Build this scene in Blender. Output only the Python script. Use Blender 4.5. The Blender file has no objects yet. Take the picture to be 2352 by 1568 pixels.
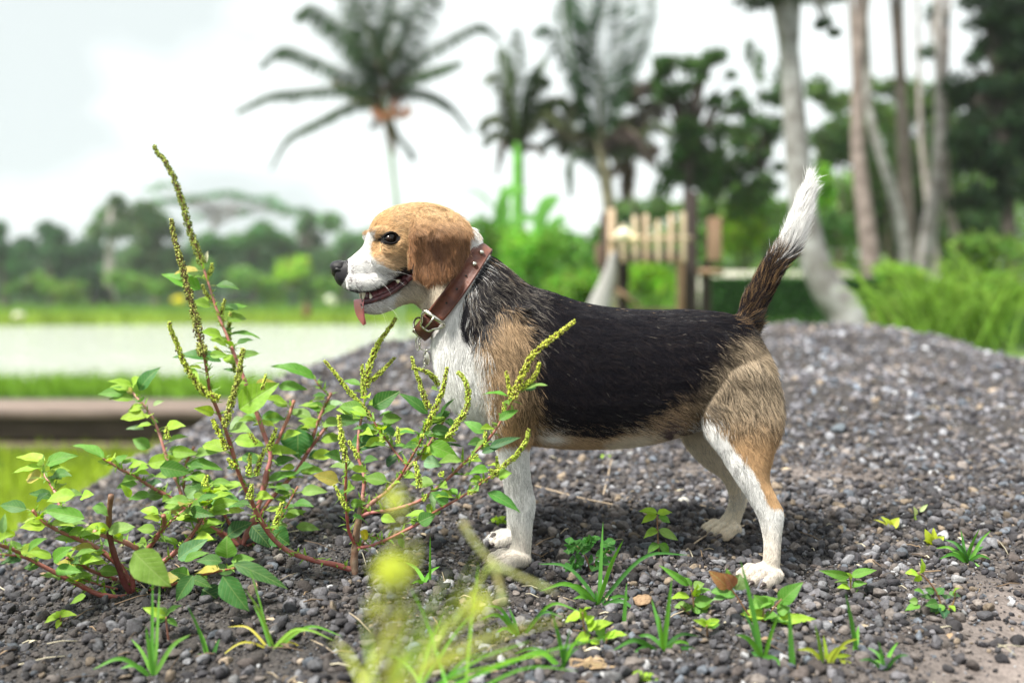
import bpy, math, random
import numpy as np
from mathutils import Vector
from mathutils.bvhtree import BVHTree
R = math.radians
rng = np.random.default_rng(7)
S = bpy.context.scene
COL = S.collection
# ------------------------------------------------------------------ camera
F = 2287.0                         # focal length in pixels of a 2352 x 1568 frame
PITCH = math.atan(94 / F)
CAMP = np.array([0.0, -1.25, 0.335])
cd = bpy.data.cameras.new('camera'); cam = bpy.data.objects.new('camera', cd); COL.objects.link(cam)
cam.location = CAMP; cam.rotation_euler = (R(90) - PITCH, 0, 0)
cd.lens = 35; cd.sensor_width = 36; cd.clip_start = 0.02; cd.clip_end = 2000
cd.dof.use_dof = True; cd.dof.focus_distance = 1.19; cd.dof.aperture_fstop = 2.3
S.camera = cam
# ------------------------------------------------------------------ sky, sun, exposure
SUN_EL, SUN_AZ = R(57), R(236)
w = bpy.data.worlds.new('World'); S.world = w; w.use_nodes = True
nt = w.node_tree; nt.nodes.clear()
def nd(t, typ, **kw):
    n = t.nodes.new(typ)
    for k, v in kw.items(): setattr(n, k, v)
    return n
sky = nd(nt, 'ShaderNodeTexSky', sky_type='NISHITA', sun_disc=False, sun_elevation=SUN_EL, sun_rotation=SUN_AZ)
tc = nd(nt, 'ShaderNodeTexCoord'); mp = nd(nt, 'ShaderNodeMapping'); mp.inputs['Scale'].default_value = (1, 1, 2.2)
nz = nd(nt, 'ShaderNodeTexNoise'); nz.inputs['Scale'].default_value = 2.2; nz.inputs['Detail'].default_value = 4; nz.inputs['Roughness'].default_value = .45
rp = nd(nt, 'ShaderNodeValToRGB')
rp.color_ramp.elements[0].position = .42; rp.color_ramp.elements[0].color = (4.5, 4.9, 4.8, 1)
rp.color_ramp.elements[1].position = .50; rp.color_ramp.elements[1].color = (6.6, 7.0, 6.85, 1)
mx = nd(nt, 'ShaderNodeMix', data_type='RGBA'); mx.inputs['Factor'].default_value = .93
bg = nd(nt, 'ShaderNodeBackground'); bg.inputs['Strength'].default_value = .1
wo = nd(nt, 'ShaderNodeOutputWorld')
L = nt.links.new
L(tc.outputs['Generated'], mp.inputs['Vector']); L(mp.outputs[0], nz.inputs['Vector'])
dp = nd(nt, 'ShaderNodeVectorMath', operation='DOT_PRODUCT'); dp.inputs[1].default_value = Vector((-.42, .88, .24)).normalized(); L(tc.outputs['Generated'], dp.inputs[0])
mr = nd(nt, 'ShaderNodeMapRange'); mr.inputs[1].default_value = .84; mr.inputs[2].default_value = 1.0; mr.inputs[3].default_value = .30; mr.inputs[4].default_value = -.16; L(dp.outputs['Value'], mr.inputs[0])
ad = nd(nt, 'ShaderNodeMath', operation='ADD'); L(nz.outputs['Fac'], ad.inputs[0]); L(mr.outputs[0], ad.inputs[1]); L(ad.outputs[0], rp.inputs[0])
L(sky.outputs[0], mx.inputs['A']); L(rp.outputs[0], mx.inputs['B']); L(mx.outputs['Result'], bg.inputs['Color']); L(bg.outputs[0], wo.inputs[0])
sl = bpy.data.lights.new('sun', 'SUN'); sl.energy = 4.9; sl.angle = R(8); sl.color = (1, .96, .88)
so = bpy.data.objects.new('sun', sl); COL.objects.link(so)
so.rotation_euler = Vector((-.50, -.34, .95)).to_track_quat('Z', 'Y').to_euler()
S.view_settings.view_transform = 'Standard'; S.view_settings.look = 'None'; S.view_settings.exposure = 0.95; S.view_settings.gamma = 1
S.render.engine = 'CYCLES'; S.cycles.use_denoising = True; S.cycles.max_bounces = 8; S.cycles.transparent_max_bounces = 8
S.cycles_curves.shape = 'RIBBONS' if hasattr(S, 'cycles_curves') else None

# ------------------------------------------------------------------ pixels and rays
ST, CT = math.sin(PITCH), math.cos(PITCH)
def ray(u, v):
    xr = (np.asarray(u, float) - 1176) / F; yr = (784 - np.asarray(v, float)) / F
    return np.stack([xr, CT + yr * ST, -ST + yr * CT], -1)
def W(u, v, d): return CAMP + ray(u, v) * np.asarray(d, float)[..., None]
def WY(u, v, y):
    r = ray(u, v); return CAMP + r * ((y - CAMP[1]) / r[..., 1])[..., None]
def proj(P):
    q = P - CAMP; f = q[..., 1] * CT - q[..., 2] * ST; up = q[..., 1] * ST + q[..., 2] * CT
    return 1176 + F * q[..., 0] / f, 784 - F * up / f
def sm(x): x = np.clip(x, 0, 1); return x * x * (3 - 2 * x)
def nrm(a): a = np.asarray(a, float); return a / (np.linalg.norm(a, axis=-1, keepdims=True) + 1e-12)
def cr(pts, n):
    p = np.asarray(pts, float)
    if len(p) == 2: return p[0] + (p[1] - p[0]) * np.linspace(0, 1, n)[:, None]
    q = np.vstack([2 * p[0] - p[1], p, 2 * p[-1] - p[-2]]); m = len(p) - 1
    t = np.linspace(0, m - 1e-6, n); i = t.astype(int); f = (t - i)[:, None]
    a, b, c, d = q[i], q[i + 1], q[i + 2], q[i + 3]
    return .5 * (2 * b + (c - a) * f + (2 * a - 5 * b + 4 * c - d) * f ** 2 + (3 * b - a - 3 * c + d) * f ** 3)
# value noise
_pt = np.random.default_rng(3).random((64, 64, 64))
def vnoise(P, s):
    q = np.asarray(P) * s; i = np.floor(q).astype(int); f = q - i; f = f * f * (3 - 2 * f); o = 0
    for dx in (0, 1):
        for dy in (0, 1):
            for dz in (0, 1):
                wgt = (f[..., 0] if dx else 1 - f[..., 0]) * (f[..., 1] if dy else 1 - f[..., 1]) * (f[..., 2] if dz else 1 - f[..., 2])
                o = o + wgt * _pt[(i[..., 0] + dx) % 64, (i[..., 1] + dy) % 64, (i[..., 2] + dz) % 64]
    return o

# ------------------------------------------------------------------ materials
MATS = {}
def mat(name, color=(.5, .5, .5), rough=.6, attr=False, c2=None, scale=20, bump=0, bscale=60, trans=0, metal=0, spec=.5, veins=False, stretch=None, coat=0):
    if name in MATS: return MATS[name]
    m = bpy.data.materials.new(name); m.use_nodes = True; t = m.node_tree; b = t.nodes['Principled BSDF']; out = t.nodes['Material Output']
    b.inputs['Roughness'].default_value = rough; b.inputs['Metallic'].default_value = metal; b.inputs['Specular IOR Level'].default_value = spec
    if coat: b.inputs['Coat Weight'].default_value = coat; b.inputs['Coat Roughness'].default_value = .08
    lk = t.links.new
    if attr:
        a = nd(t, 'ShaderNodeAttribute', attribute_name='Col'); src = a.outputs['Color']
    else:
        r_ = nd(t, 'ShaderNodeRGB'); r_.outputs[0].default_value = (*color, 1); src = r_.outputs[0]
    geo = nd(t, 'ShaderNodeTexCoord'); vec = geo.outputs['Object']
    if stretch:
        mpp = nd(t, 'ShaderNodeMapping'); mpp.inputs['Scale'].default_value = stretch; lk(vec, mpp.inputs['Vector']); vec = mpp.outputs[0]
    if c2 is not None:
        n = nd(t, 'ShaderNodeTexNoise'); n.inputs['Scale'].default_value = scale; n.inputs['Detail'].default_value = 6; n.inputs['Roughness'].default_value = .65; lk(vec, n.inputs['Vector'])
        rr = nd(t, 'ShaderNodeValToRGB'); rr.color_ramp.elements[0].position = .38; rr.color_ramp.elements[1].position = .62; lk(n.outputs['Fac'], rr.inputs[0])
        mm = nd(t, 'ShaderNodeMix', data_type='RGBA'); lk(rr.outputs[0], mm.inputs['Factor']); lk(src, mm.inputs['A'])
        if attr:
            mu = nd(t, 'ShaderNodeMix', data_type='RGBA', blend_type='MULTIPLY'); mu.inputs['Factor'].default_value = 1; lk(src, mu.inputs['A']); mu.inputs['B'].default_value = (*c2, 1); lk(mu.outputs['Result'], mm.inputs['B'])
        else: mm.inputs['B'].default_value = (*c2, 1)
        src = mm.outputs['Result']
    hgt = None
    if veins:
        a = nd(t, 'ShaderNodeAttribute', attribute_name='luv'); sx = nd(t, 'ShaderNodeSeparateXYZ'); lk(a.outputs['Vector'], sx.inputs[0])
        def mth(op, x, y=None, cl=False):
            q = nd(t, 'ShaderNodeMath', operation=op, use_clamp=cl)
            for k, z in enumerate((x, y)):
                if z is None: continue
                if isinstance(z, (int, float)): q.inputs[k].default_value = z
                else: lk(z, q.inputs[k])
            return q.outputs[0]
        ax = mth('ABSOLUTE', sx.outputs['Y'])
        ph = mth('SUBTRACT', mth('MULTIPLY', sx.outputs['X'], 8.0), mth('MULTIPLY', ax, 2.2))
        fr = mth('ABSOLUTE', mth('SUBTRACT', mth('FRACT', ph), .5))
        side = mth('SUBTRACT', 1.0, mth('MULTIPLY', fr, 9.0), True)
        mid = mth('SUBTRACT', 1.0, mth('MULTIPLY', ax, 16.0), True)
        vn = mth('MAXIMUM', mth('MULTIPLY', side, .55), mid)
        mm = nd(t, 'ShaderNodeMix', data_type='RGBA'); lk(mth('MULTIPLY', vn, .45), mm.inputs['Factor']); lk(src, mm.inputs['A']); mm.inputs['B'].default_value = (.35, .45, .16, 1)
        src = mm.outputs['Result']; hgt = mth('SUBTRACT', 1.0, vn)
    lk(src, b.inputs['Base Color'])
    if bump or hgt is not None:
        bp = nd(t, 'ShaderNodeBump'); bp.inputs['Strength'].default_value = bump or .5; bp.inputs['Distance'].default_value = .002
        if hgt is None:
            n2 = nd(t, 'ShaderNodeTexNoise'); n2.inputs['Scale'].default_value = bscale; n2.inputs['Detail'].default_value = 5; lk(vec, n2.inputs['Vector']); hgt = n2.outputs['Fac']
        lk(hgt, bp.inputs['Height']); lk(bp.outputs[0], b.inputs['Normal'])
    if trans:
        tr = nd(t, 'ShaderNodeBsdfTranslucent'); ms = nd(t, 'ShaderNodeMixShader'); ms.inputs[0].default_value = trans
        hs = nd(t, 'ShaderNodeHueSaturation'); hs.inputs['Value'].default_value = 1.5; hs.inputs['Saturation'].default_value = 1.1; hs.inputs['Hue'].default_value = .49
        lk(src, hs.inputs['Color']); lk(hs.outputs[0], tr.inputs['Color']); lk(b.outputs[0], ms.inputs[1]); lk(tr.outputs[0], ms.inputs[2]); lk(ms.outputs[0], out.inputs['Surface'])
    MATS[name] = m; return m

# ------------------------------------------------------------------ mesh builder and tags
def tag(o, label=None, cat=None, group=None, kind=None):
    if label: o['label'] = label
    if cat: o['category'] = cat
    if group: o['group'] = group
    if kind: o['kind'] = kind
    return o
def empty(name, loc, label, cat, group=None):
    o = bpy.data.objects.new(name, None); COL.objects.link(o); o.location = [float(x) for x in loc]; o.empty_display_size = .05
    return tag(o, label, cat, group)
class MB:
    def __init__(s): s.V = []; s.F = []; s.C = []; s.U = []; s.n = 0
    def add(s, V, Fs, col=None, luv=None):
        V = np.asarray(V, float).reshape(-1, 3)
        for f in Fs:
            f = np.asarray(f, int)
            if len(f): s.F.append(f + s.n)
        s.V.append(V); s.n += len(V)
        c = np.ones((len(V), 4)); c[:, :3] = (1, 1, 1) if col is None else col
        s.C.append(c); s.U.append(np.zeros((len(V), 3)) if luv is None else luv)
    def tube(s, P, r, k=8, col=None, flat=1.0, cap=True):
        P = np.asarray(P, float); n = len(P); r = np.broadcast_to(np.asarray(r, float), (n,))
        T = nrm(np.gradient(P, axis=0)); N = np.zeros((n, 3)); a = np.array([0, 0, 1.0]) if abs(T[0, 2]) < .9 else np.array([1.0, 0, 0])
        for i in range(n):
            a = a - T[i] * a.dot(T[i]); a = a / (np.linalg.norm(a) + 1e-9); N[i] = a
        B = np.cross(T, N); th = np.linspace(0, 2 * math.pi, k, endpoint=False)
        V = P[:, None] + r[:, None, None] * (np.cos(th)[None, :, None] * N[:, None] + flat * np.sin(th)[None, :, None] * B[:, None])
        i, j = np.meshgrid(np.arange(n - 1), np.arange(k), indexing='ij'); i = i.ravel(); j = j.ravel(); j2 = (j + 1) % k
        q = np.stack([i * k + j, i * k + j2, (i + 1) * k + j2, (i + 1) * k + j], 1)
        V = V.reshape(-1, 3); Fs = [q]
        if cap:
            V = np.vstack([V, P[0], P[-1]]); jj = np.arange(k); j2 = (jj + 1) % k
            Fs += [np.stack([np.full(k, n * k), j2, jj], 1), np.stack([np.full(k, n * k + 1), (n - 1) * k + jj, (n - 1) * k + j2], 1)]
        if col is not None and np.ndim(col) == 2 and len(col) == n:
            col = np.repeat(col, k, 0)
            if cap: col = np.vstack([col, col[0], col[-1]])
        s.add(V, Fs, col)
    def rings(s, RG, col=None):      # closed loft through rings (n,k,3)
        n, k, _ = RG.shape; i, j = np.meshgrid(np.arange(n - 1), np.arange(k), indexing='ij'); i = i.ravel(); j = j.ravel(); j2 = (j + 1) % k
        q = np.stack([i * k + j, i * k + j2, (i + 1) * k + j2, (i + 1) * k + j], 1); jj = np.arange(k); j2 = (jj + 1) % k
        V = np.vstack([RG.reshape(-1, 3), RG[0].mean(0), RG[-1].mean(0)])
        s.add(V, [q, np.stack([np.full(k, n * k), j2, jj], 1), np.stack([np.full(k, n * k + 1), (n - 1) * k + jj, (n - 1) * k + j2], 1)], col)
    def blob(s, c, ax, rot=None, col=None, sub=2, jit=0, seed=0):
        V, Fc = ICO[sub]; V = V.copy()
        if jit: V = V * (1 + jit * (np.random.default_rng(seed).random((len(V), 1)) - .5))
        V = V * np.asarray(ax, float)
        if rot is not None: V = V @ np.asarray(rot).T
        s.add(V + np.asarray(c), [Fc], col)
    def box(s, lo, hi, col=None, M=None):
        lo = np.asarray(lo, float); hi = np.asarray(hi, float)
        V = np.array([[(lo, hi)[a][0], (lo, hi)[b][1], (lo, hi)[c][2]] for a in (0, 1) for b in (0, 1) for c in (0, 1)])
        if M is not None: V = V @ np.asarray(M).T
        s.add(V, [np.array([[0, 1, 3, 2], [4, 6, 7, 5], [0, 4, 5, 1], [2, 3, 7, 6], [0, 2, 6, 4], [1, 5, 7, 3]])], col)
    def leaf(s, b, t, wd, col, nh=(0, -.4, 1), fold=.25, droop=.12, n=9, wav=.04, shape=1.0, notch=0):
        b = np.asarray(b, float); t = np.asarray(t, float); D = t - b; Ln = np.linalg.norm(D) + 1e-9; D = D / Ln
        N = np.asarray(nh, float); N = N - D * N.dot(D); N /= np.linalg.norm(N) + 1e-9; B = np.cross(N, D)
        x = np.linspace(0, 1, n); y = np.linspace(-1, 1, 7)
        hw = (np.sin(math.pi * np.clip(x, 0, 1) ** (.66 * shape)) ** 1.0) * (1 - .1 * x) + .02; hw[-1] = .0; hw[0] = .05
        X, Y = np.meshgrid(x, y, indexing='ij'); H = hw[:, None] * wd / 2
        ph = rng.random() * 6
        z = fold * np.abs(Y) * H + droop * Ln * (-4 * (X - .5) ** 2 + 1) * .6 + wav * wd * np.sin(X * 15 + ph + 2 * np.sign(Y)) * Y ** 2
        V = b + D * (X * Ln)[..., None] + B * (Y * H)[..., None] + N * z[..., None]
        i, j = np.meshgrid(np.arange(n - 1), np.arange(6), indexing='ij'); i = i.ravel(); j = j.ravel()
        q = np.stack([i * 7 + j, (i + 1) * 7 + j, (i + 1) * 7 + j + 1, i * 7 + j + 1], 1)
        luv = np.stack([X, Y * hw[:, None], 0 * X], -1).reshape(-1, 3)
        s.add(V.reshape(-1, 3), [q], col, luv)
    def blade(s, P, wd, col, n=12, face=(0, -1, 0)):
        P = cr(P, n); T = nrm(np.gradient(P, axis=0)); Fv = np.asarray(face, float)
        B = nrm(np.cross(T, Fv)); x = np.linspace(0, 1, n); h = wd / 2 * np.minimum(1, .5 + 3 * x) * (1 - x ** 2.2) ** .8
        N = np.cross(B, T); V = np.stack([P - B * h[:, None] + N * h[:, None] * .35, P, P + B * h[:, None] + N * h[:, None] * .35], 1)
        i, j = np.meshgrid(np.arange(n - 1), np.arange(2), indexing='ij'); i = i.ravel(); j = j.ravel()
        s.add(V.reshape(-1, 3), [np.stack([i * 3 + j, i * 3 + j + 1, (i + 1) * 3 + j + 1, (i + 1) * 3 + j], 1)], col)
    def quads(s, C, A, B, col):     # many quads: centres, half axes (n,3)
        n = len(C); V = np.stack([C - A, C - .2 * A - B, C + A, C - .2 * A + B], 1).reshape(-1, 3)
        s.add(V, [np.arange(4 * n).reshape(-1, 4)], np.repeat(col, 4, 0) if np.ndim(col) == 2 else col)
    def mesh(s, name, smooth=True, luv=False, loc=None):
        V = np.vstack(s.V); C = np.vstack(s.C)
        if loc is not None: V = V - np.asarray(loc)
        me = bpy.data.meshes.new(name); me.vertices.add(len(V)); me.vertices.foreach_set('co', V.astype(np.float32).ravel())
        ks = np.concatenate([np.full(len(f), f.shape[1]) for f in s.F]); idx = np.concatenate([f.ravel() for f in s.F])
        me.loops.add(len(idx)); me.loops.foreach_set('vertex_index', idx.astype(np.int32)); me.polygons.add(len(ks))
        st = np.concatenate([[0], np.cumsum(ks)[:-1]]); me.polygons.foreach_set('loop_start', st.astype(np.int32))
        me.update(calc_edges=True)
        if smooth: me.polygons.foreach_set('use_smooth', np.ones(len(ks), bool))
        a = me.attributes.new('Col', 'FLOAT_COLOR', 'POINT'); a.data.foreach_set('color', C.astype(np.float32).ravel())
        if luv:
            a = me.attributes.new('luv', 'FLOAT_VECTOR', 'POINT'); a.data.foreach_set('vector', np.vstack(s.U).astype(np.float32).ravel())
        return me
    def build(s, name, m, parent=None, smooth=True, luv=False, loc=None):
        o = bpy.data.objects.new(name, s.mesh(name, smooth, luv, loc if loc is not None else (parent.location if parent is not None else None)))
        o.data.materials.append(m); COL.objects.link(o)
        if parent is not None: o.parent = parent
        elif loc is not None: o.location = [float(x) for x in loc]
        return o
def sub(name, mb, m, parent, root, **kw):           # a sub-part: parent is a part whose origin is its thing's origin
    o = mb.build(name, m, None, loc=root.location, **kw); o.location = (0, 0, 0); o.parent = parent; return o
import bmesh
ICO = {}
for _k in (1, 2, 3):
    _b = bmesh.new(); bmesh.ops.create_icosphere(_b, subdivisions=_k, radius=1); _b.verts.ensure_lookup_table()
    ICO[_k] = (np.array([v.co[:] for v in _b.verts]), np.array([[v.index for v in f.verts] for f in _b.faces])); _b.free()
def var(c, a=.15):
    c = np.asarray(c, float); k = 1 + a * (rng.random() * 2 - 1); return np.clip(c * k * (1 + .06 * (rng.random(3) - .5)), 0, 1)

# ------------------------------------------------------------------ terrain
_A = (np.array([-500, -100, 0, 100, 250, 450, 600, 700, 830, 950, 1300, 1800, 2050, 2200, 2352, 2600, 3200]) - 1176) / F
_CV = np.array([1480, 1340, 1290, 1215, 1120, 990, 915, 845, 805, 788, 752, 750, 768, 800, 838, 900, 1010.])
_CD = np.array([1.35, 1.45, 1.5, 1.6, 1.9, 2.3, 2.5, 2.8, 3.05, 3.2, 3.4, 3.4, 3.35, 3.2, 3.0, 2.7, 2.4])
def gz(x, y):
    x = np.asarray(x, float); y = np.asarray(y, float); d = y - CAMP[1]
    a = np.clip(x / np.maximum(d, .45), -1.5, 1.5)
    dc = np.interp(a, _A, _CD); zc = CAMP[2] - (np.interp(a, _A, _CV) - 690) / F * dc
    plane = .0118 + .12 * np.maximum(y, -1.2) - .43 * np.maximum(0, -x - .25) ** 2 - .1 * np.maximum(0, x - .7) ** 2
    d1 = .55 * dc + .25; y1 = d1 + CAMP[1]; x1 = a * d1
    z1 = .0118 + .12 * y1 - .43 * np.maximum(0, -x1 - .25) ** 2 - .1 * np.maximum(0, x1 - .7) ** 2
    T = dc - d1; t = np.clip((d - d1) / T, 0, 1)
    h = (2 * t ** 3 - 3 * t ** 2 + 1) * z1 + (t ** 3 - 2 * t ** 2 + t) * T * .1 + (-2 * t ** 3 + 3 * t ** 2) * zc + (t ** 3 - t ** 2) * T * .02
    e = np.maximum(0, d - dc); beyond = zc - np.where(e < .5, .5 * e ** 2, .125 + .5 * (e - .5))
    z = np.where(d < d1, plane, np.where(d < dc, h, beyond))
    right = sm((a + .03) / .3)
    zl = -.55 + right * .63
    far = d > d1
    z = np.where(far, np.maximum(z, zl), z)
    z = np.where((np.abs(x) > 2.5) & (d < 3), np.maximum(z, -.55), z)
    P = np.stack([x, y, 0 * x], -1)
    near = np.exp(-np.maximum(0, d - 1) / 3) * (d < dc + .5)
    z = z + near * ((vnoise(P, 7) - .5) * .016 + (vnoise(P, 23) - .5) * .006) * sm((np.abs(d - 1.22) + .0) / .25 + .15)
    z = z + (d < dc + .6) * sm((d - 1.6) / .5) * ((vnoise(P, 5.3) - .5) * .045 + (vnoise(P, 14) - .5) * .016)
    # pond basin
    inp = pond_in(x, d)
    z = np.where(inp > 0, np.minimum(z, -.5 - .25 * np.minimum(1, inp * 3)), z)
    return z
POND = [(-30, 10.1), (-12, 10.0), (-4, 10.1), (-.9, 9.9), (-.6, 10.6), (-.9, 13.5), (-1.2, 17), (-2.2, 27), (-3.5, 33), (-10, 34), (-22, 29), (-34, 24)]
def pond_in(x, d):                        # >0 inside
    x = np.asarray(x, float); out = np.full(x.shape, 9.0); n = len(POND); ins = np.zeros(x.shape, bool)
    for i in range(n):
        x0, y0 = POND[i]; x1, y1 = POND[(i + 1) % n]
        L2 = (x1 - x0) ** 2 + (y1 - y0) ** 2; t = np.clip(((x - x0) * (x1 - x0) + (d - y0) * (y1 - y0)) / L2, 0, 1)
        out = np.minimum(out, np.hypot(x - x0 - t * (x1 - x0), d - y0 - t * (y1 - y0)))
        c = ((y0 > d) != (y1 > d)) & (x < (x1 - x0) * (d - y0) / (y1 - y0 + 1e-9) + x0); ins ^= c
    return np.where(ins, out, -out)
def G(u, v, dmin=.5, dmax=8):             # the ground point behind a pixel
    r = ray(u, v); ds = np.linspace(dmin, dmax, 1500); P = CAMP + r * ds[:, None]; k = P[:, 2] < gz(P[:, 0], P[:, 1])
    i = np.argmax(k) if k.any() else len(ds) - 1; return P[i], ds[i]
def axis(a, b, s, far, g):
    c = list(np.arange(a, b, s)); st = s; x = b
    while x < far: c.append(x); st *= g; x += st
    c.append(far); st = s; x = a - s; lo = []
    while x > -far: lo.append(x); st *= g; x -= st
    lo.append(-far); return np.array(lo[::-1] + c)
xs = axis(-1.6, 2.6, .02, 400, 1.07); ys = axis(-.75, 2.4, .02, 600, 1.06)
X, Y = np.meshgrid(xs, ys, indexing='ij'); Z = gz(X, Y)
d_ = Y - CAMP[1]; a_ = X / np.maximum(d_, .45); dc_ = np.interp(np.clip(a_, -1.5, 1.5), _A, _CD)
mnd = 1 - sm((d_ - dc_ - .3) / .35)
g = MB(); ni, nj = X.shape
i, j = np.meshgrid(np.arange(ni - 1), np.arange(nj - 1), indexing='ij'); i = i.ravel(); j = j.ravel()
# colour channels: r = gravel mound, g = bare brown dirt, b = yellowness of the grass
u_, v_ = proj(np.stack([X, Y, Z], -1).reshape(-1, 3)); u_ = u_.reshape(X.shape); v_ = v_.reshape(X.shape)
dirt = np.exp(-(((X - .62) / .14) ** 2 + ((Y + .2) / .13) ** 2)) + .8 * np.exp(-(((X - .55) / .2) ** 2 + ((Y + .33) / .09) ** 2)) + .7 * np.exp(-(((X - .45) / .2) ** 2 + ((Y - .35) / .07) ** 2))
yel = np.clip(np.where((d_ < 5.7) & (X < 0), 1, 0) + sm((d_ - 33) / 2) * (1 - sm((d_ - 60) / 10)), 0, 1)
g.add(np.stack([X, Y, Z], -1), [np.stack([i * nj + j, (i + 1) * nj + j, (i + 1) * nj + j + 1, i * nj + j + 1], 1)],
      np.stack([mnd, np.clip(dirt, 0, 1), yel], -1).reshape(-1, 3))
m = bpy.data.materials.new('ground'); m.use_nodes = True; t = m.node_tree; b = t.nodes['Principled BSDF']; lk = t.links.new
at = nd(t, 'ShaderNodeAttribute', attribute_name='Col'); sx = nd(t, 'ShaderNodeSeparateColor'); lk(at.outputs['Color'], sx.inputs[0]); ob = nd(t, 'ShaderNodeTexCoord')
def nz2(sc, det=6):
    n = nd(t, 'ShaderNodeTexNoise'); n.inputs['Scale'].default_value = sc; n.inputs['Detail'].default_value = det; n.inputs['Roughness'].default_value = .7; lk(ob.outputs['Object'], n.inputs['Vector']); return n.outputs['Fac']
def mixc(f, a, c):
    q = nd(t, 'ShaderNodeMix', data_type='RGBA'); lk(f, q.inputs['Factor'])
    for nm, z in (('A', a), ('B', c)):
        if isinstance(z, tuple): q.inputs[nm].default_value = (*z, 1)
        else: lk(z, q.inputs[nm])
    return q.outputs['Result']
def ramp(f, p0, p1):
    q = nd(t, 'ShaderNodeMapRange'); q.inputs[1].default_value = p0; q.inputs[2].default_value = p1; lk(f, q.inputs[0]); return q.outputs[0]
vor = nd(t, 'ShaderNodeTexVoronoi'); vor.inputs['Scale'].default_value = 260; lk(ob.outputs['Object'], vor.inputs['Vector'])
grit = mixc(ramp(nz2(240), .4, .62), (.014, .012, .012), (.065, .056, .052))
dirtc = mixc(ramp(nz2(60), .35, .65), (.13, .105, .095), (.27, .225, .205))
base = mixc(sx.outputs[1], grit, dirtc)
grass = mixc(ramp(nz2(1.6), .35, .65), (.03, .075, .012), (.10, .18, .02))
ygr = mixc(ramp(nz2(2.5), .35, .65), (.17, .26, .025), (.30, .36, .05))
grass = mixc(sx.outputs[2], grass, ygr)
lk(mixc(sx.outputs[0], grass, base), b.inputs['Base Color']); b.inputs['Roughness'].default_value = .9
bp = nd(t, 'ShaderNodeBump'); bp.inputs['Distance'].default_value = .003; bp.inputs['Strength'].default_value = .8; lk(vor.outputs['Distance'], bp.inputs['Height']); lk(bp.outputs[0], b.inputs['Normal'])
tag(g.build('ground', m), kind='structure')
# pond water
pw = MB(); pp = []
for k in range(len(POND)):
    (x0, y0), (x1, y1) = POND[k - 1], POND[k]
    pp.append((x1, y1))
cx, cy = np.mean(POND, 0); pv = [(cx, cy - 1.25, -.5)] + [(cx + (x - cx) * 1.03, cy + (y - cy) * 1.03 - 1.25, -.5) for x, y in POND]
pw.add(pv, [np.array([[0, k + 1, (k + 1) % len(POND) + 1] for k in range(len(POND))])])
wm = mat('pond_water', (.50, .52, .46), rough=.10, spec=.9, bump=.6, bscale=3, stretch=(1, .5, 1))
wm.node_tree.nodes['Principled BSDF'].inputs['Specular IOR Level'].default_value = 1.0; wm.node_tree.nodes['Bump'].inputs['Distance'].default_value = .15; wm.node_tree.nodes['Bump'].inputs['Strength'].default_value = 1
tag(pw.build('pond', wm), kind='structure')
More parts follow.
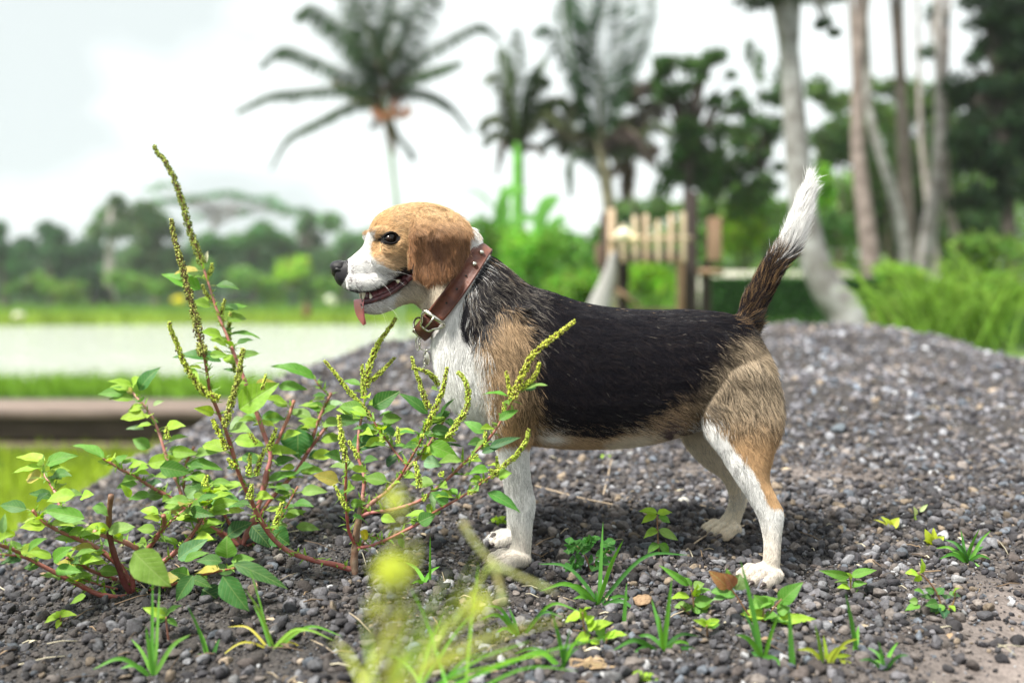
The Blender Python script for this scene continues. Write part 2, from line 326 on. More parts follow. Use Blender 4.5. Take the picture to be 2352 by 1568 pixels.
# ------------------------------------------------------------------ gravel on the mound
STONEC = np.array([(.105, .10, .105), (.062, .056, .058), (.17, .16, .165), (.25, .245, .25), (.14, .118, .105), (.22, .185, .16), (.42, .41, .40), (.28, .215, .15), (.048, .044, .048), (.14, .155, .175), (.10, .08, .07)])
STONEW = np.array([.16, .16, .15, .06, .12, .07, .018, .03, .12, .05, .08]); STONEW = STONEW / STONEW.sum()
def protos(k, nn, seed):
    V, Fc = ICO[k]; r = np.random.default_rng(seed); out = []
    for q in range(nn):
        U = V.copy(); 
        for c in range(13):          # chip flat facets off the ball
            d = nrm(r.normal(size=3)); h = .45 + .4 * r.random(); s_ = U @ d; U = U - np.maximum(0, s_ - h)[:, None] * d
        out.append(U * (1 + .06 * r.normal(size=(len(U), 1))))
    return out, Fc
def scatter(mb, n, dlo, dhi, slo, shi, k, seed, alo=-.66, ahi=.66, sink=.15):
    r = np.random.default_rng(seed); pr, Fc = protos(k, 12, seed)
    d = np.sqrt(r.random(n) * (dhi ** 2 - dlo ** 2) + dlo ** 2); a = alo + (ahi - alo) * r.random(n); x = a * d; y = d + CAMP[1]
    dc = np.interp(np.clip(a, -1.5, 1.5), _A, _CD); keep = d < dc + .25
    di = np.exp(-(((x - .62) / .14) ** 2 + ((y + .2) / .13) ** 2)) + .8 * np.exp(-(((x - .55) / .2) ** 2 + ((y + .33) / .09) ** 2)) + .7 * np.exp(-(((x - .45) / .2) ** 2 + ((y - .35) / .07) ** 2))
    cl = vnoise(np.stack([x, y, 0 * x], -1), 9)
    keep &= r.random(n) > np.clip(di, 0, .93); keep &= (cl + 1.0 * r.random(n) > .5) if slo > .0025 else keep
    lf = sm((-x + .0) / .35) * sm((.25 - y) / .3); keep &= r.random(n) > .45 * lf * (1 if slo > .003 else 0)
    x, y, cl = x[keep], y[keep], cl[keep]; n = len(x)
    sz = (slo * (shi / slo) ** (r.random(n) ** 2.1)) * .5
    z = gz(x, y) + sz * (.5 - sink)
    ax = np.stack([sz * (.9 + .6 * r.random(n)), sz * (.8 + .4 * r.random(n)), sz * (.55 + .4 * r.random(n))], -1)
    q = nrm(r.normal(size=(n, 4)) * np.array([1, .3, .3, 1])); w_, a1, b1, c1 = q.T
    Rm = np.stack([1 - 2 * (b1 * b1 + c1 * c1), 2 * (a1 * b1 - c1 * w_), 2 * (a1 * c1 + b1 * w_), 2 * (a1 * b1 + c1 * w_), 1 - 2 * (a1 * a1 + c1 * c1), 2 * (b1 * c1 - a1 * w_), 2 * (a1 * c1 - b1 * w_), 2 * (b1 * c1 + a1 * w_), 1 - 2 * (a1 * a1 + b1 * b1)], -1).reshape(n, 3, 3)
    pi = r.integers(0, 12, n); base = np.stack(pr)[pi] * ax[:, None]; V = np.einsum('nij,nkj->nki', Rm, base) + np.stack([x, y, z], -1)[:, None]
    nv = V.shape[1]; C = STONEC[r.choice(len(STONEC), n, p=STONEW)] * (.45 + .75 * r.random((n, 1)))
    dry = sm((y + 1.25 - 1.35) / 1.0)[:, None] * (.55 + .9 * vnoise(np.stack([x, y, 0 * x], -1), 2.7))[:, None]; C = C * (1 + .75 * dry * np.array([.95, 1.0, 1.06])); C = C * (1.0 - .30 * sm((-x) / .4) * sm((.2 - y) / .3))[:, None] * np.array([.96, .99, 1.05])      # stones set paler and cooler up the slope, darker towards the near left
    Fs = (Fc[None] + (np.arange(n) * nv)[:, None, None]).reshape(-1, 3)
    mb.add(V.reshape(-1, 3), [Fs], np.repeat(C, nv, 0))
gv = MB()
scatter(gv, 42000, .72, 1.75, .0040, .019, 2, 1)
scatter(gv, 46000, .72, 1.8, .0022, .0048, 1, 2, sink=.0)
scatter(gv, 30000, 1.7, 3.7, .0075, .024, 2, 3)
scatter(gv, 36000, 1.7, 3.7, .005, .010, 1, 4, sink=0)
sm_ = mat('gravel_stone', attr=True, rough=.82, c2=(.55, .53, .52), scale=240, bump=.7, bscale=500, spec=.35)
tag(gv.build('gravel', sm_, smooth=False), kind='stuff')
lt = MB(); r = np.random.default_rng(77)
for _ in range(520):
    d = .8 + 1.6 * r.random() ** 1.3; x = (r.random() - .5) * 1.15 * d; y = d + CAMP[1]; z = float(gz(x, y)) + .006; a = r.random() * 6.28; l = .006 + .02 * r.random() ** 2; dv = np.array([math.cos(a), math.sin(a), .15 * r.normal()]) * l
    c0 = np.array([(.40, .32, .22), (.25, .17, .10), (.12, .08, .05), (.5, .45, .33)][r.integers(0, 4)]) * (.6 + .6 * r.random()); p = np.array([x, y, z])
    if r.random() < .6: lt.tube(np.array([p - dv, p + dv * .2 + np.array([0, 0, .002]), p + dv]), .0005 + .0004 * r.random(), 4, c0)
    else: lt.leaf(p - dv * .4, p + dv * .4, l * .35, c0, nh=(.3 * r.normal(), .3 * r.normal(), 1), n=4)
tag(lt.build('dry_litter', mat('litter', attr=True, rough=.85)), kind='stuff')
# the few stones one can single out
def stone(u, v, wpx, hpx, col, label, seed, flat=.8):
    P, d = G(u, v); k = d / F; mb = MB(); pr, Fc = protos(3, 1, seed); V = pr[0] * np.array([wpx / 2 * k, wpx * flat / 2 * k, hpx / 2 * k])
    mb.add(V, [Fc], col); c = P + np.array([0, 0, hpx * .28 * k]); mb.V = [mb.V[0] + c]
    o = mb.build('stone', sm_, loc=c); tag(o, label, 'stone', 'larger stones lying in the gravel')
stone(1290, 1285, 42, 40, (.20, .18, .165), 'pale grey rounded stone beside the clover patch, right of the front paw', 31)
stone(1478, 1392, 62, 36, (.30, .20, .12), 'flat tan brown stone among the grass blades below the belly', 32)
stone(1925, 990, 44, 24, (.16, .19, .22), 'bluish grey stone alone on the slope behind the hind legs', 33)
stone(1572, 1162, 34, 26, (.55, .53, .48), 'whitish stone between the front and hind legs, nearer the far hind paw', 34)
stone(1280, 1405, 60, 36, (.15, .13, .125), 'broad dark grey stone left of the tan stone', 35)
stone(1190, 1440, 54, 34, (.17, .16, .15), 'dark rounded stone in the middle foreground grass', 36)
stone(520, 1525, 36, 24, (.33, .26, .19), 'beige stone at the bottom edge below the left plant', 37)
stone(625, 1462, 34, 24, (.27, .25, .22), 'grey beige stone between the two left grass tufts', 38)
stone(688, 1528, 34, 26, (.34, .28, .22), 'light tan stone at the bottom edge left of the yellow grass', 39)
stone(640, 1290, 36, 28, (.22, .20, .18), 'grey stone under the red root of the right hand plant', 40)
# ------------------------------------------------------------------ the dog
YAW = R(17)
HF = np.array([-math.cos(YAW), -math.sin(YAW), 0]); HN = np.array([math.sin(YAW), -math.cos(YAW), 0]); HC = WY(975, 570, 0.0)
def H(u, v, lat=0.0):
    r = ray(u, v); dd = (lat + (HC - CAMP) @ HN) / (r @ HN); return CAMP + r * np.asarray(dd)[..., None]
def lat_of(P): return (P - HC) @ HN
TH = np.linspace(0, 2 * math.pi, 28, endpoint=False)
def sup(c, s, e):
    return np.sign(c) * np.abs(c) ** e, np.sign(s) * np.abs(s) ** e
def bloft(secs, e=1.0, sub_=4, slim=0):           # body loft: (Au,Av,Bu,Bv,halfwidth,yc)
    q = cr(secs, (len(secs) - 1) * sub_ + 1); RG = []; k_ = slim * sm((q[:, 1] - 960) / 90); q[:, 0] += k_; q[:, 2] -= k_; q[:, 4] -= k_ * .0003
    for a in q:
        A = WY(a[0], a[1], a[5]); B = WY(a[2], a[3], a[5]); c, s_ = sup(np.cos(TH), np.sin(TH), e)
        RG.append((A + B) / 2 + c[:, None] * (A - B) / 2 + s_[:, None] * np.array([0, a[4], 0]))
    return np.array(RG)
def hloft(secs, e=.9, sub_=4):            # head loft: (Au,Av,Bu,Bv,halfwidth[,pear])
    q = cr(secs, (len(secs) - 1) * sub_ + 1); RG = []
    for a in q:
        A = H(a[0], a[1]); B = H(a[2], a[3]); c, s_ = sup(np.cos(TH), np.sin(TH), e); k = 1 + (a[5] if len(a) > 5 else 0) * c
        RG.append((A + B) / 2 + c[:, None] * (A - B) / 2 + (s_ * k)[:, None] * HN * a[4])
    return np.array(RG)
D = MB()
D.rings(bloft([(1050, 506, 952, 668, .036, 0), (1096, 535, 970, 712, .043, 0), (1116, 567, 988, 752, .049, 0), (1136, 597, 996, 800, .054, 0), (1170, 628, 1008, 855, .064, 0), (1212, 655, 1036, 920, .074, .003), (1265, 671, 1090, 975, .082, .004),
               (1335, 694, 1180, 1010, .087, .006), (1414, 707, 1310, 1024, .088, .008), (1500, 712, 1430, 1020, .085, .008), (1580, 711, 1530, 1003, .079, .004), (1650, 718, 1630, 972, .070, 0), (1708, 740, 1716, 940, .058, 0), (1745, 790, 1765, 900, .036, 0)], e=.92))
# shoulder and upper arm muscle, then the foreleg
D.rings(bloft([(1085, 730, 1215, 700, .012, -.052), (1080, 800, 1225, 780, .022, -.058), (1096, 870, 1240, 860, .027, -.058), (1114, 930, 1246, 925, .027, -.054), (1126, 985, 1230, 988, .023, -.048), (1137, 1035, 1219, 1035, .019, -.042), (1152, 1100, 1221, 1100, .0165, -.036), (1160, 1150, 1231, 1155, .0165, -.033),
               (1166, 1195, 1227, 1203, .0155, -.031), (1172, 1235, 1224, 1250, .015, -.030), (1165, 1265, 1222, 1285, .016, -.030), (1166, 1285, 1212, 1300, .014, -.030)], slim=5))
D.rings(bloft([(1110, 900, 1220, 900, .022, .05), (1128, 1000, 1215, 1000, .020, .052), (1150, 1080, 1208, 1080, .015, .056), (1160, 1150, 1205, 1150, .014, .06), (1163, 1205, 1205, 1215, .013, .06), (1160, 1228, 1204, 1245, .013, .06)], slim=3))
# thighs and hind legs
D.rings(bloft([(1640, 760, 1735, 775, .010, -.030), (1606, 840, 1772, 842, .027, -.042), (1596, 920, 1790, 915, .031, -.048), (1616, 985, 1790, 975, .031, -.055), (1650, 1043, 1777, 1040, .026, -.064), (1684, 1098, 1769, 1096, .0205, -.071), (1718, 1150, 1785, 1140, .0165, -.077), (1740, 1192, 1801, 1175, .0145, -.081),
               (1751, 1240, 1797, 1235, .0125, -.084), (1751, 1280, 1794, 1290, .0135, -.086), (1746, 1305, 1792, 1322, .015, -.087)], slim=4))
D.rings(bloft([(1600, 870, 1720, 870, .025, .04), (1566, 960, 1735, 950, .032, .05), (1573, 1020, 1728, 1020, .029, .058), (1612, 1066, 1722, 1070, .022, .064), (1654, 1098, 1722, 1100, .0175, .069), (1672, 1136, 1719, 1142, .0145, .072), (1668, 1168, 1706, 1185, .0130, .074), (1652, 1192, 1698, 1212, .0145, .075)], slim=3))
def paw(u, v, y, Lp, ang, s=1.0, toes=4):       # v is the sole; ang turns the toes to the camera
    c = WY(u, v, y); f = np.array([-math.cos(ang), -math.sin(ang), 0]); l = np.array([f[1], -f[0], 0]); M = np.stack([f, l, [0, 0, 1]], 1)
    D.blob(c + np.array([0, 0, .0125 * s]) - f * .006, (Lp * .36, .0185 * s, .0125 * s), M, sub=3)
    T = []
    for k, q in enumerate(np.linspace(-1, 1, toes)):
        fw = (Lp * .5 - .006 * abs(q) * 1.3 - .002)
        p = c + f * fw * .93 + l * q * .0185 * s + np.array([0, 0, .0095 * s]); D.blob(p, (.0125 * s, .0052 * s, .0092 * s), M, sub=3)
        D.blob(p - f * .010 + np.array([0, 0, .0045]), (.012 * s, .0050 * s, .0080 * s), M, sub=3)
        T.append((p + f * .0112 * s + np.array([0, 0, -.001]), f, s))
    return T
CL = []
CL += paw(1176, 1305, -.036, .050, R(22), 1.0)
CL += paw(1166, 1255, .056, .046, R(15), .95)
CL += paw(1754, 1343, -.090, .046, R(38), 1.05)
CL += paw(1664, 1233, .073, .046, R(30), 1.0)
# tail
D.rings(bloft([(1672, 732, 1722, 800, .016, 0), (1692, 722, 1742, 765, .0155, 0), (1708, 690, 1748, 722, .0135, 0), (1733, 645, 1768, 672, .012, 0), (1758, 603, 1790, 625, .011, 0), (1790, 558, 1822, 577, .010, 0), (1816, 505, 1845, 518, .0085, .0), (1836, 455, 1858, 462, .006, 0), (1852, 415, 1864, 420, .003, 0)]))
# head: skull and upper jaw
D.rings(hloft([(766, 606, 768, 640, .010), (776, 602, 778, 655, .0135), (798, 596, 800, 664, .0180), (818, 581, 824, 668, .0215), (836, 563, 850, 662, .0260), (846, 535, 870, 655, .0320), (862, 502, 890, 648, .0385), (890, 482, 915, 640, .0440), (930, 470, 945, 645, .0465), (978, 468, 975, 668, .0460), (1025, 481, 1000, 690, .0425), (1065, 515, 1020, 700, .038), (1090, 556, 1040, 690, .034)], e=.86))
D.rings(hloft([(824, 694, 830, 711, .0085), (838, 691, 842, 717, .0125), (860, 684, 866, 719, .0150), (886, 671, 894, 710, .018), (912, 655, 920, 697, .022), (936, 634, 946, 692, .028), (965, 620, 972, 705, .033), (1000, 610, 1000, 722, .036)]))
# flews (upper lips hanging at the sides) and brows
for s_ in (-1, 1):
    L_ = []
    for (u, v, l_, r_) in [(800, 650, .012, .010), (830, 655, .0165, .0115), (862, 650, .0205, .0115), (892, 634, .0255, .0105), (918, 612, .030, .008)]:
        L_.append((*H(u, v - (4 if s_ > 0 else 4), s_ * l_), r_))
    L_ = cr(L_, 14); D.tube(L_[:, :3], L_[:, 3], 12)
    for (u, v, l_, ax) in [(874, 534, .029, (.014, .008, .007)), (915, 565, .038, (.022, .010, .018)), (900, 600, .032, (.026, .010, .016))]:
        if s_ < 0: P_ = H(u, v, l_) - 2 * l_ * HN
        else: P_ = H(u, v, l_)
        D.blob(P_, ax, np.stack([HF, HN, [0, 0, 1]], 1), sub=3)
# ears: draped flaps with rounded edges
EAR = np.array([(946, 486), (945, 515), (941, 552), (939, 598), (945, 621), (957, 640), (978, 650), (996, 649), (1019, 638), (1046, 616), (1064, 592), (1075, 560), (1079, 538), (1071, 511), (1046, 488), (1010, 474), (975, 471)], float)
def ear_lat(u, v):
    tp = sm((v - 466) / 75.); return .019 + .049 * tp + .004 * np.sin((u - 940) / 30.) * tp + .006 * sm((v - 590) / 60) - .010 * sm((u - 1040) / 45) + .0065 * np.exp(-((u - 949) / 8.) ** 2) * tp
eo = cr(np.vstack([EAR, EAR[:1]]), 61)[:-1]; ec = np.array([1008, 560.])
for s_ in (-1, 1):
    RGo = []
    for t_, hh in [(.02, 1), (.2, 1), (.4, .99), (.58, .97), (.74, .93), (.86, .85), (.94, .7), (.985, .45), (1, 0), (.985, -.45), (.94, -.7), (.8, -.9), (.5, -1), (.02, -1)]:
        pu = ec[0] + (eo[:, 0] - ec[0]) * t_; pv_ = ec[1] + (eo[:, 1] - ec[1]) * t_
        la = ear_lat(pu, pv_) + hh * .0042; P_ = H(pu, pv_, la)
        if s_ < 0: P_ = P_ - 2 * la[:, None] * HN
        RGo.append(P_)
    D.rings(np.array(RGo))
tmp = D.build('tmp', mat('tmpm'))
md = tmp.modifiers.new('r', 'REMESH'); md.mode = 'VOXEL'; md.voxel_size = .0018; md.adaptivity = 0
md2 = tmp.modifiers.new('s', 'SMOOTH'); md2.factor = .5; md2.iterations = 7
dg = bpy.context.evaluated_depsgraph_get(); ev = tmp.evaluated_get(dg); me = bpy.data.meshes.new_from_object(ev)
bpy.data.objects.remove(tmp)
nv = len(me.vertices); BV = np.empty(nv * 3, np.float32); me.vertices.foreach_get('co', BV); BV = BV.reshape(-1, 3).astype(float)
BN = np.empty(nv * 3, np.float32); me.vertices.foreach_get('normal', BN); BN = BN.reshape(-1, 3).astype(float)
def inpoly(u, v, poly):
    p = np.asarray(poly, float); ins = np.zeros(u.shape, bool); n = len(p)
    for i in range(n):
        x0, y0 = p[i]; x1, y1 = p[(i + 1) % n]
        ins ^= ((y0 > v) != (y1 > v)) & (u < (x1 - x0) * (v - y0) / (y1 - y0 + 1e-9) + x0)
    return ins
def uvs(P):                              # picture position of a point, far side folded onto the near one
    la = lat_of(P); hd = (P[:, 2] > WY(1000, 790, 0)[2]) & (P[:, 0] < WY(1080, 700, 0)[0])
    Q = P.copy(); f = hd & (la < 0); Q[f] = P[f] - 2 * la[f][:, None] * HN
    b_ = ~hd & (P[:, 1] > 0.012) & (P[:, 2] > .13); Q[b_, 1] = .012 - (Q[b_, 1] - .012)
    u, v = proj(Q); return u, v, np.abs(la), hd
BLACK = [(1118, 590), (1147, 585), (1196, 630), (1260, 640), (1332, 665), (1414, 680), (1606, 690), (1690, 700), (1760, 700), (1748, 785), (1712, 772), (1682, 790), (1655, 832), (1628, 872), (1595, 912), (1524, 950), (1469, 983), (1387, 1003), (1290, 996), (1250, 975), (1237, 935), (1222, 860), (1224, 800), (1216, 752), (1190, 722), (1160, 722), (1135, 752), (1118, 790), (1092, 806), (1064, 780), (1057, 745), (1062, 705), (1085, 655), (1105, 610)]
CHEST = [(1112, 560), (1126, 588), (1108, 612), (1084, 655), (1064, 699), (1058, 745), (1064, 778), (1092, 806), (1113, 818), (1113, 879), (1124, 934), (1136, 989), (1140, 1034), (1100, 1060), (940, 1000), (930, 700), (870, 725), (740, 730), (740, 560), (1070, 480)]
TANF = [(815, 500), (868, 460), (978, 440), (1100, 500), (1086, 540), (1078, 575), (1040, 600), (985, 618), (946, 612), (932, 616), (905, 622), (882, 610), (864, 600), (851, 584), (852, 566), (858, 548), (862, 528), (853, 520), (838, 546), (824, 560), (812, 540)]
HIND = [(1500, 1035), (1572, 1015), (1600, 975), (1642, 975), (1664, 1000), (1690, 1036), (1722, 1072), (1742, 1104), (1758, 1146), (1772, 1168), (1830, 1172), (1840, 1420), (1540, 1420)]
DUST = [(1020, 610), (1068, 600), (1060, 660), (1020, 730), (960, 760), (900, 700), (905, 690), (945, 640)]
c_tan, c_face, c_wht, c_blk, c_cream = np.array([.50, .345, .205]), np.array([.74, .49, .26]), np.array([.86, .85, .83]), np.array([.006, .005, .0085]), np.array([.66, .58, .46])
c_ear, c_eard, c_rump = np.array([.33, .165, .078]), np.array([.085, .04, .025]), np.array([.46, .36, .25])
def coat(P, Nn, j, rr):                  # coat colour; j = jitter in pixels
    u, v, la, hd = uvs(P); n = len(P)
    u = u + rr.normal(size=n) * j; v = v + rr.normal(size=n) * j
    nz_ = vnoise(P, 120); nb = vnoise(P, 45)
    C = np.tile(c_tan, (n, 1))
    k = sm((u - 1560) / 90)[:, None]; C = C * (1 - k) + c_rump * k
    k = (sm((v - 930) / 110) * (u > 1640) + 0)[:, None]; C = C * (1 - .7 * k) + np.array([.56, .33, .15]) * .7 * k
    k = (sm((v - 900) / 90) * (u < 1240))[:, None]; C = C * (1 - .6 * k) + np.array([.60, .37, .17]) * .6 * k
    k = (sm((v - 985) / 20) * (u > 1380) * (u < 1620) * (v > 985 + np.clip((1480 - u) * .25, 0, 40)) * (.4 + .7 * nb))[:, None]; C = C * (1 - k) + c_cream * k
    k = np.exp(-(((u - 1265) / 28) ** 2 + ((v - 1005) / 10) ** 2))[:, None]; C = C * (1 - k) + c_wht * k
    spots = np.zeros(n, bool)
    for (a, b, r_) in [(1515, 988, 9), (1530, 1000, 8), (1583, 999, 10), (1560, 990, 6), (1612, 1003, 6), (1548, 976, 14), (1536, 985, 10)]: spots |= ((u - a) / 1.3) ** 2 + (v - b) ** 2 < r_ ** 2
    C[spots] = (.10, .07, .07)
    blk = inpoly(u, v, BLACK) & ~hd | (inpoly(u, v, BLACK) & hd & (la > .0)) ; C[blk] = c_blk
    ch = inpoly(u, v, CHEST); C[ch] = c_wht * np.where(hd[ch], .88, 1)[:, None]
    dst = inpoly(u, v, DUST) & ch; C[dst] = c_cream * (.75 + .5 * nb[dst])[:, None]
    C[(v > 1026 + 16 * nb - rr.random(n) * 8) & (u < 1245)] = c_wht; C[inpoly(u, v, HIND)] = c_wht
    far = (P[:, 1] > .015) & (v > 975) & (u > 1500); C[far] = c_cream * 1.12
    dr = ((v > 1030) & (C[:, 0] > .6) & (rr.random(n) < .10 + .25 * (nb > .62))); C[dr] = c_wht * .55
    ft = (v > 1170); kf_ = sm((v[ft] - 1170) / 110)[:, None]; C[ft] = C[ft] * (1 - kf_) + kf_ * C[ft] * (np.array([.92, .85, .78]) - .14 * sm((v[ft] - 1240) / 60)[:, None] - .15 * (rr.random(n)[ft] < .2)[:, None])
    hnk = ((u - 1742) / 16) ** 2 + ((v - 1275) / 38) ** 2 < 1; C[hnk & (nb > .35)] = (.28, .26, .26)
    tl = (u > 1672) & (v < 735) & (P[:, 0] > WY(1672, 700, 0)[0]); vb = 578 + (u - 1822) * .33 + (rr.normal(size=n) * 12); C[tl] = np.where(rr.random(n)[tl][:, None] < .70, c_blk * 1.4, np.array([.30, .18, .08])); C[tl & (v < vb)] = c_wht
    f = hd & inpoly(u, v, TANF); C[f] = c_face; ff = f & (v > 585); C[ff] = C[ff] * .9 + .1 * c_wht
    br = f & (rr.random(n) < .10 + .25 * ((u > 900) & (v < 540))); C[br] = c_face * .6
    mz = hd & ~f & (u < 905) & (v > 600) & (rr.random(n) < .35 * sm((nz_ - .5) / .3)); C[mz] = (.25, .22, .22)
    er = hd & (la > ear_lat(u, v) - .007) & inpoly(u, v, EAR)
    t_ = np.exp(-(((u - 1015) / 48) ** 2 + ((v - 570) / 58) ** 2)) * (.15 + 1.0 * nb + 1.1 * (.5 * vnoise(P * np.array([1, 1, .45]) + P[:, [2, 0, 1]] * .4, 110) + .5 * vnoise(P * np.array([1, 1, .4]) + P[:, [2, 1, 0]] * .3, 260) - .33)); t_ = (.82 * sm(np.clip(t_ * 1.05, 0, 1)))[:, None]
    Ce = c_face * .85 * (1 - sm((v - 480) / 70))[:, None] + c_ear * sm((v - 480) / 70)[:, None]; Ce = Ce * (1 - t_) + c_eard * t_
    C[er] = Ce[er]
    # lips, eye rims, nose skin
    lp = hd & (u < 950); up = np.interp(u, [822, 857, 882, 901, 923, 939, 950], [671, 667, 654, 637, 616, 609, 606]); lo = np.interp(u, [822, 857, 896, 931, 950], [700, 691, 675, 648, 628])
    lips = lp & (v > up - 2.5) & (v < lo + 5) & (u > 822); C[lips] = (.035, .022, .025)
    chin = lp & (v > lo + 5) & (u < 890) & (rr.random(n) < .35); C[chin] = (.50, .44, .40)
    lip2 = hd & (u < 824) & (v > 655) & (v > np.interp(u, [770, 795, 822], [650, 664, 666])); C[lip2] = (.05, .04, .045)
    nose = hd & (u < 800 - np.clip((v - 628), 0, 40) * .55) & (v > 594) & (v < 660); C[nose] = (.022, .02, .024)
    eye = hd & ((((u - 894) / 26) ** 2 + ((v - 549 + (u - 894) * .06) / 13) ** 2) < 1); C[eye] = (.016, .012, .013)
    e2 = hd & ~eye & ((((u - 893) / 34) ** 2 + ((v - 552) / 21) ** 2) < 1) & (nz_ > .52); C[e2] = c_face * .5
    bare = (nose | lips | eye)
    return np.clip(C, 0, 1), bare, er, hd, u, v, la
rr = np.random.default_rng(5)
Cb, _, _, _, _, _, _ = coat(BV, BN, 0, rr)
at = me.attributes.new('Col', 'FLOAT_COLOR', 'POINT'); at.data.foreach_set('color', np.c_[Cb * .8, np.ones(nv)].astype(np.float32).ravel())
me.polygons.foreach_set('use_smooth', np.ones(len(me.polygons), bool)); me.materials.clear()
dogloc = np.array([WY(1450, 1000, 0)[0], 0, gz(WY(1450, 1000, 0)[0], 0.)])
dog = empty('dog', dogloc, 'tricolour beagle with open mouth and raised white tipped tail standing on the gravel mound', 'dog')
me.materials.append(mat('dog_skin', attr=True, rough=.6, spec=.35)); me.transform(__import__('mathutils').Matrix.Translation([-float(x) for x in dogloc]))
body = bpy.data.objects.new('body', me); COL.objects.link(body); body.parent = dog
# triangles for fur roots and ray hits
me.calc_loop_triangles(); TR = np.empty(len(me.loop_triangles) * 3, np.int32); me.loop_triangles.foreach_get('vertices', TR); TR = TR.reshape(-1, 3)
BVH = BVHTree.FromPolygons([tuple(x) for x in BV], [tuple(int(k) for k in x) for x in TR])
def hit(u, v, off=0.0):
    r = nrm(ray(u, v)); h = BVH.ray_cast(Vector(CAMP), Vector(r))
    if h[0] is None: return None, None
    return np.array(h[0]) + np.array(h[1]) * off, np.array(h[1])
# flow of the coat: (u, v, du, dv, length m, lift)
FL = np.array([(780, 610, 1, -.4, .0015, .1), (830, 600, 1, .1, .0035, .15), (860, 640, 1, .5, .004, .2), (845, 545, 1, -.9, .003, .15), (885, 500, 1, -.5, .006, .25), (920, 520, 1, -.1, .007, .3), (910, 590, 1, .25, .008, .3), (935, 470, 1, .0, .007, .3),
    (1000, 480, .6, .5, .008, .25), (975, 540, .15, 1, .007, .2), (1040, 540, .1, 1, .008, .25), (985, 620, .0, 1, .008, .25), (1050, 600, -.3, 1, .009, .3), (860, 710, 1, .1, .004, .3), (920, 690, 1, .5, .008, .3), (970, 680, .7, 1, .012, .3),
    (1090, 560, .6, 1, .016, .45), (1060, 640, .3, 1, .013, .3), (1115, 590, .9, .8, .018, .5), (1040, 760, .15, 1, .014, .25), (1010, 850, .15, 1, .014, .3), (1090, 740, .3, 1, .015, .25), (1150, 660, .8, .8, .016, .25), (1170, 760, .5, .85, .014, .2), (1160, 880, .25, 1, .012, .2), (1200, 960, .2, 1, .012, .2),
    (1260, 680, 1, .35, .012, .14), (1400, 720, 1, .12, .011, .12), (1550, 725, 1, .05, .011, .12), (1300, 820, .85, .5, .012, .13), (1450, 850, .95, .35, .012, .13), (1600, 820, .9, .35, .012, .14), (1300, 980, 1, .25, .012, .2), (1450, 1000, 1, .2, .013, .25), (1560, 1000, 1, .3, .011, .25),
    (1690, 780, .75, .7, .014, .2), (1700, 880, .5, .9, .014, .2), (1770, 850, .35, 1, .016, .3), (1785, 940, .1, 1, .016, .35), (1620, 940, .7, .7, .013, .2), (1720, 1020, .35, 1, .010, .2), (1680, 1080, .5, 1, .006, .15), (1750, 1110, .4, 1, .007, .2), (1770, 1170, .2, 1, .006, .2), (1775, 1260, -.05, 1, .005, .15), (1740, 1325, -.8, .6, .0025, .15),
    (1170, 1060, .1, 1, .007, .2), (1190, 1150, .1, 1, .006, .2), (1225, 1120, .5, 1, .010, .35), (1195, 1230, .0, 1, .006, .2), (1150, 1290, -.8, .6, .0025, .15), (1640, 1080, .5, 1, .007, .2), (1690, 1150, -.1, 1, .006, .2), (1640, 1215, -.8, .5, .0025, .15),
    (1725, 715, .55, -1, .016, .2), (1760, 640, .55, -1, .019, .22), (1800, 570, .5, -1, .023, .22), (1835, 490, .40, -1, .022, .18), (1858, 430, .25, -1, .020, .06)], float)
_T, _B = WY(1113, 566, .0), WY(968, 764, .0); COLC = (_T + _B) / 2; _e = nrm(_T - _B); COLN = np.cross(np.array([0, -1., 0]), _e); COLN = COLN / np.linalg.norm(COLN); COLN = COLN if COLN[0] > 0 else -COLN
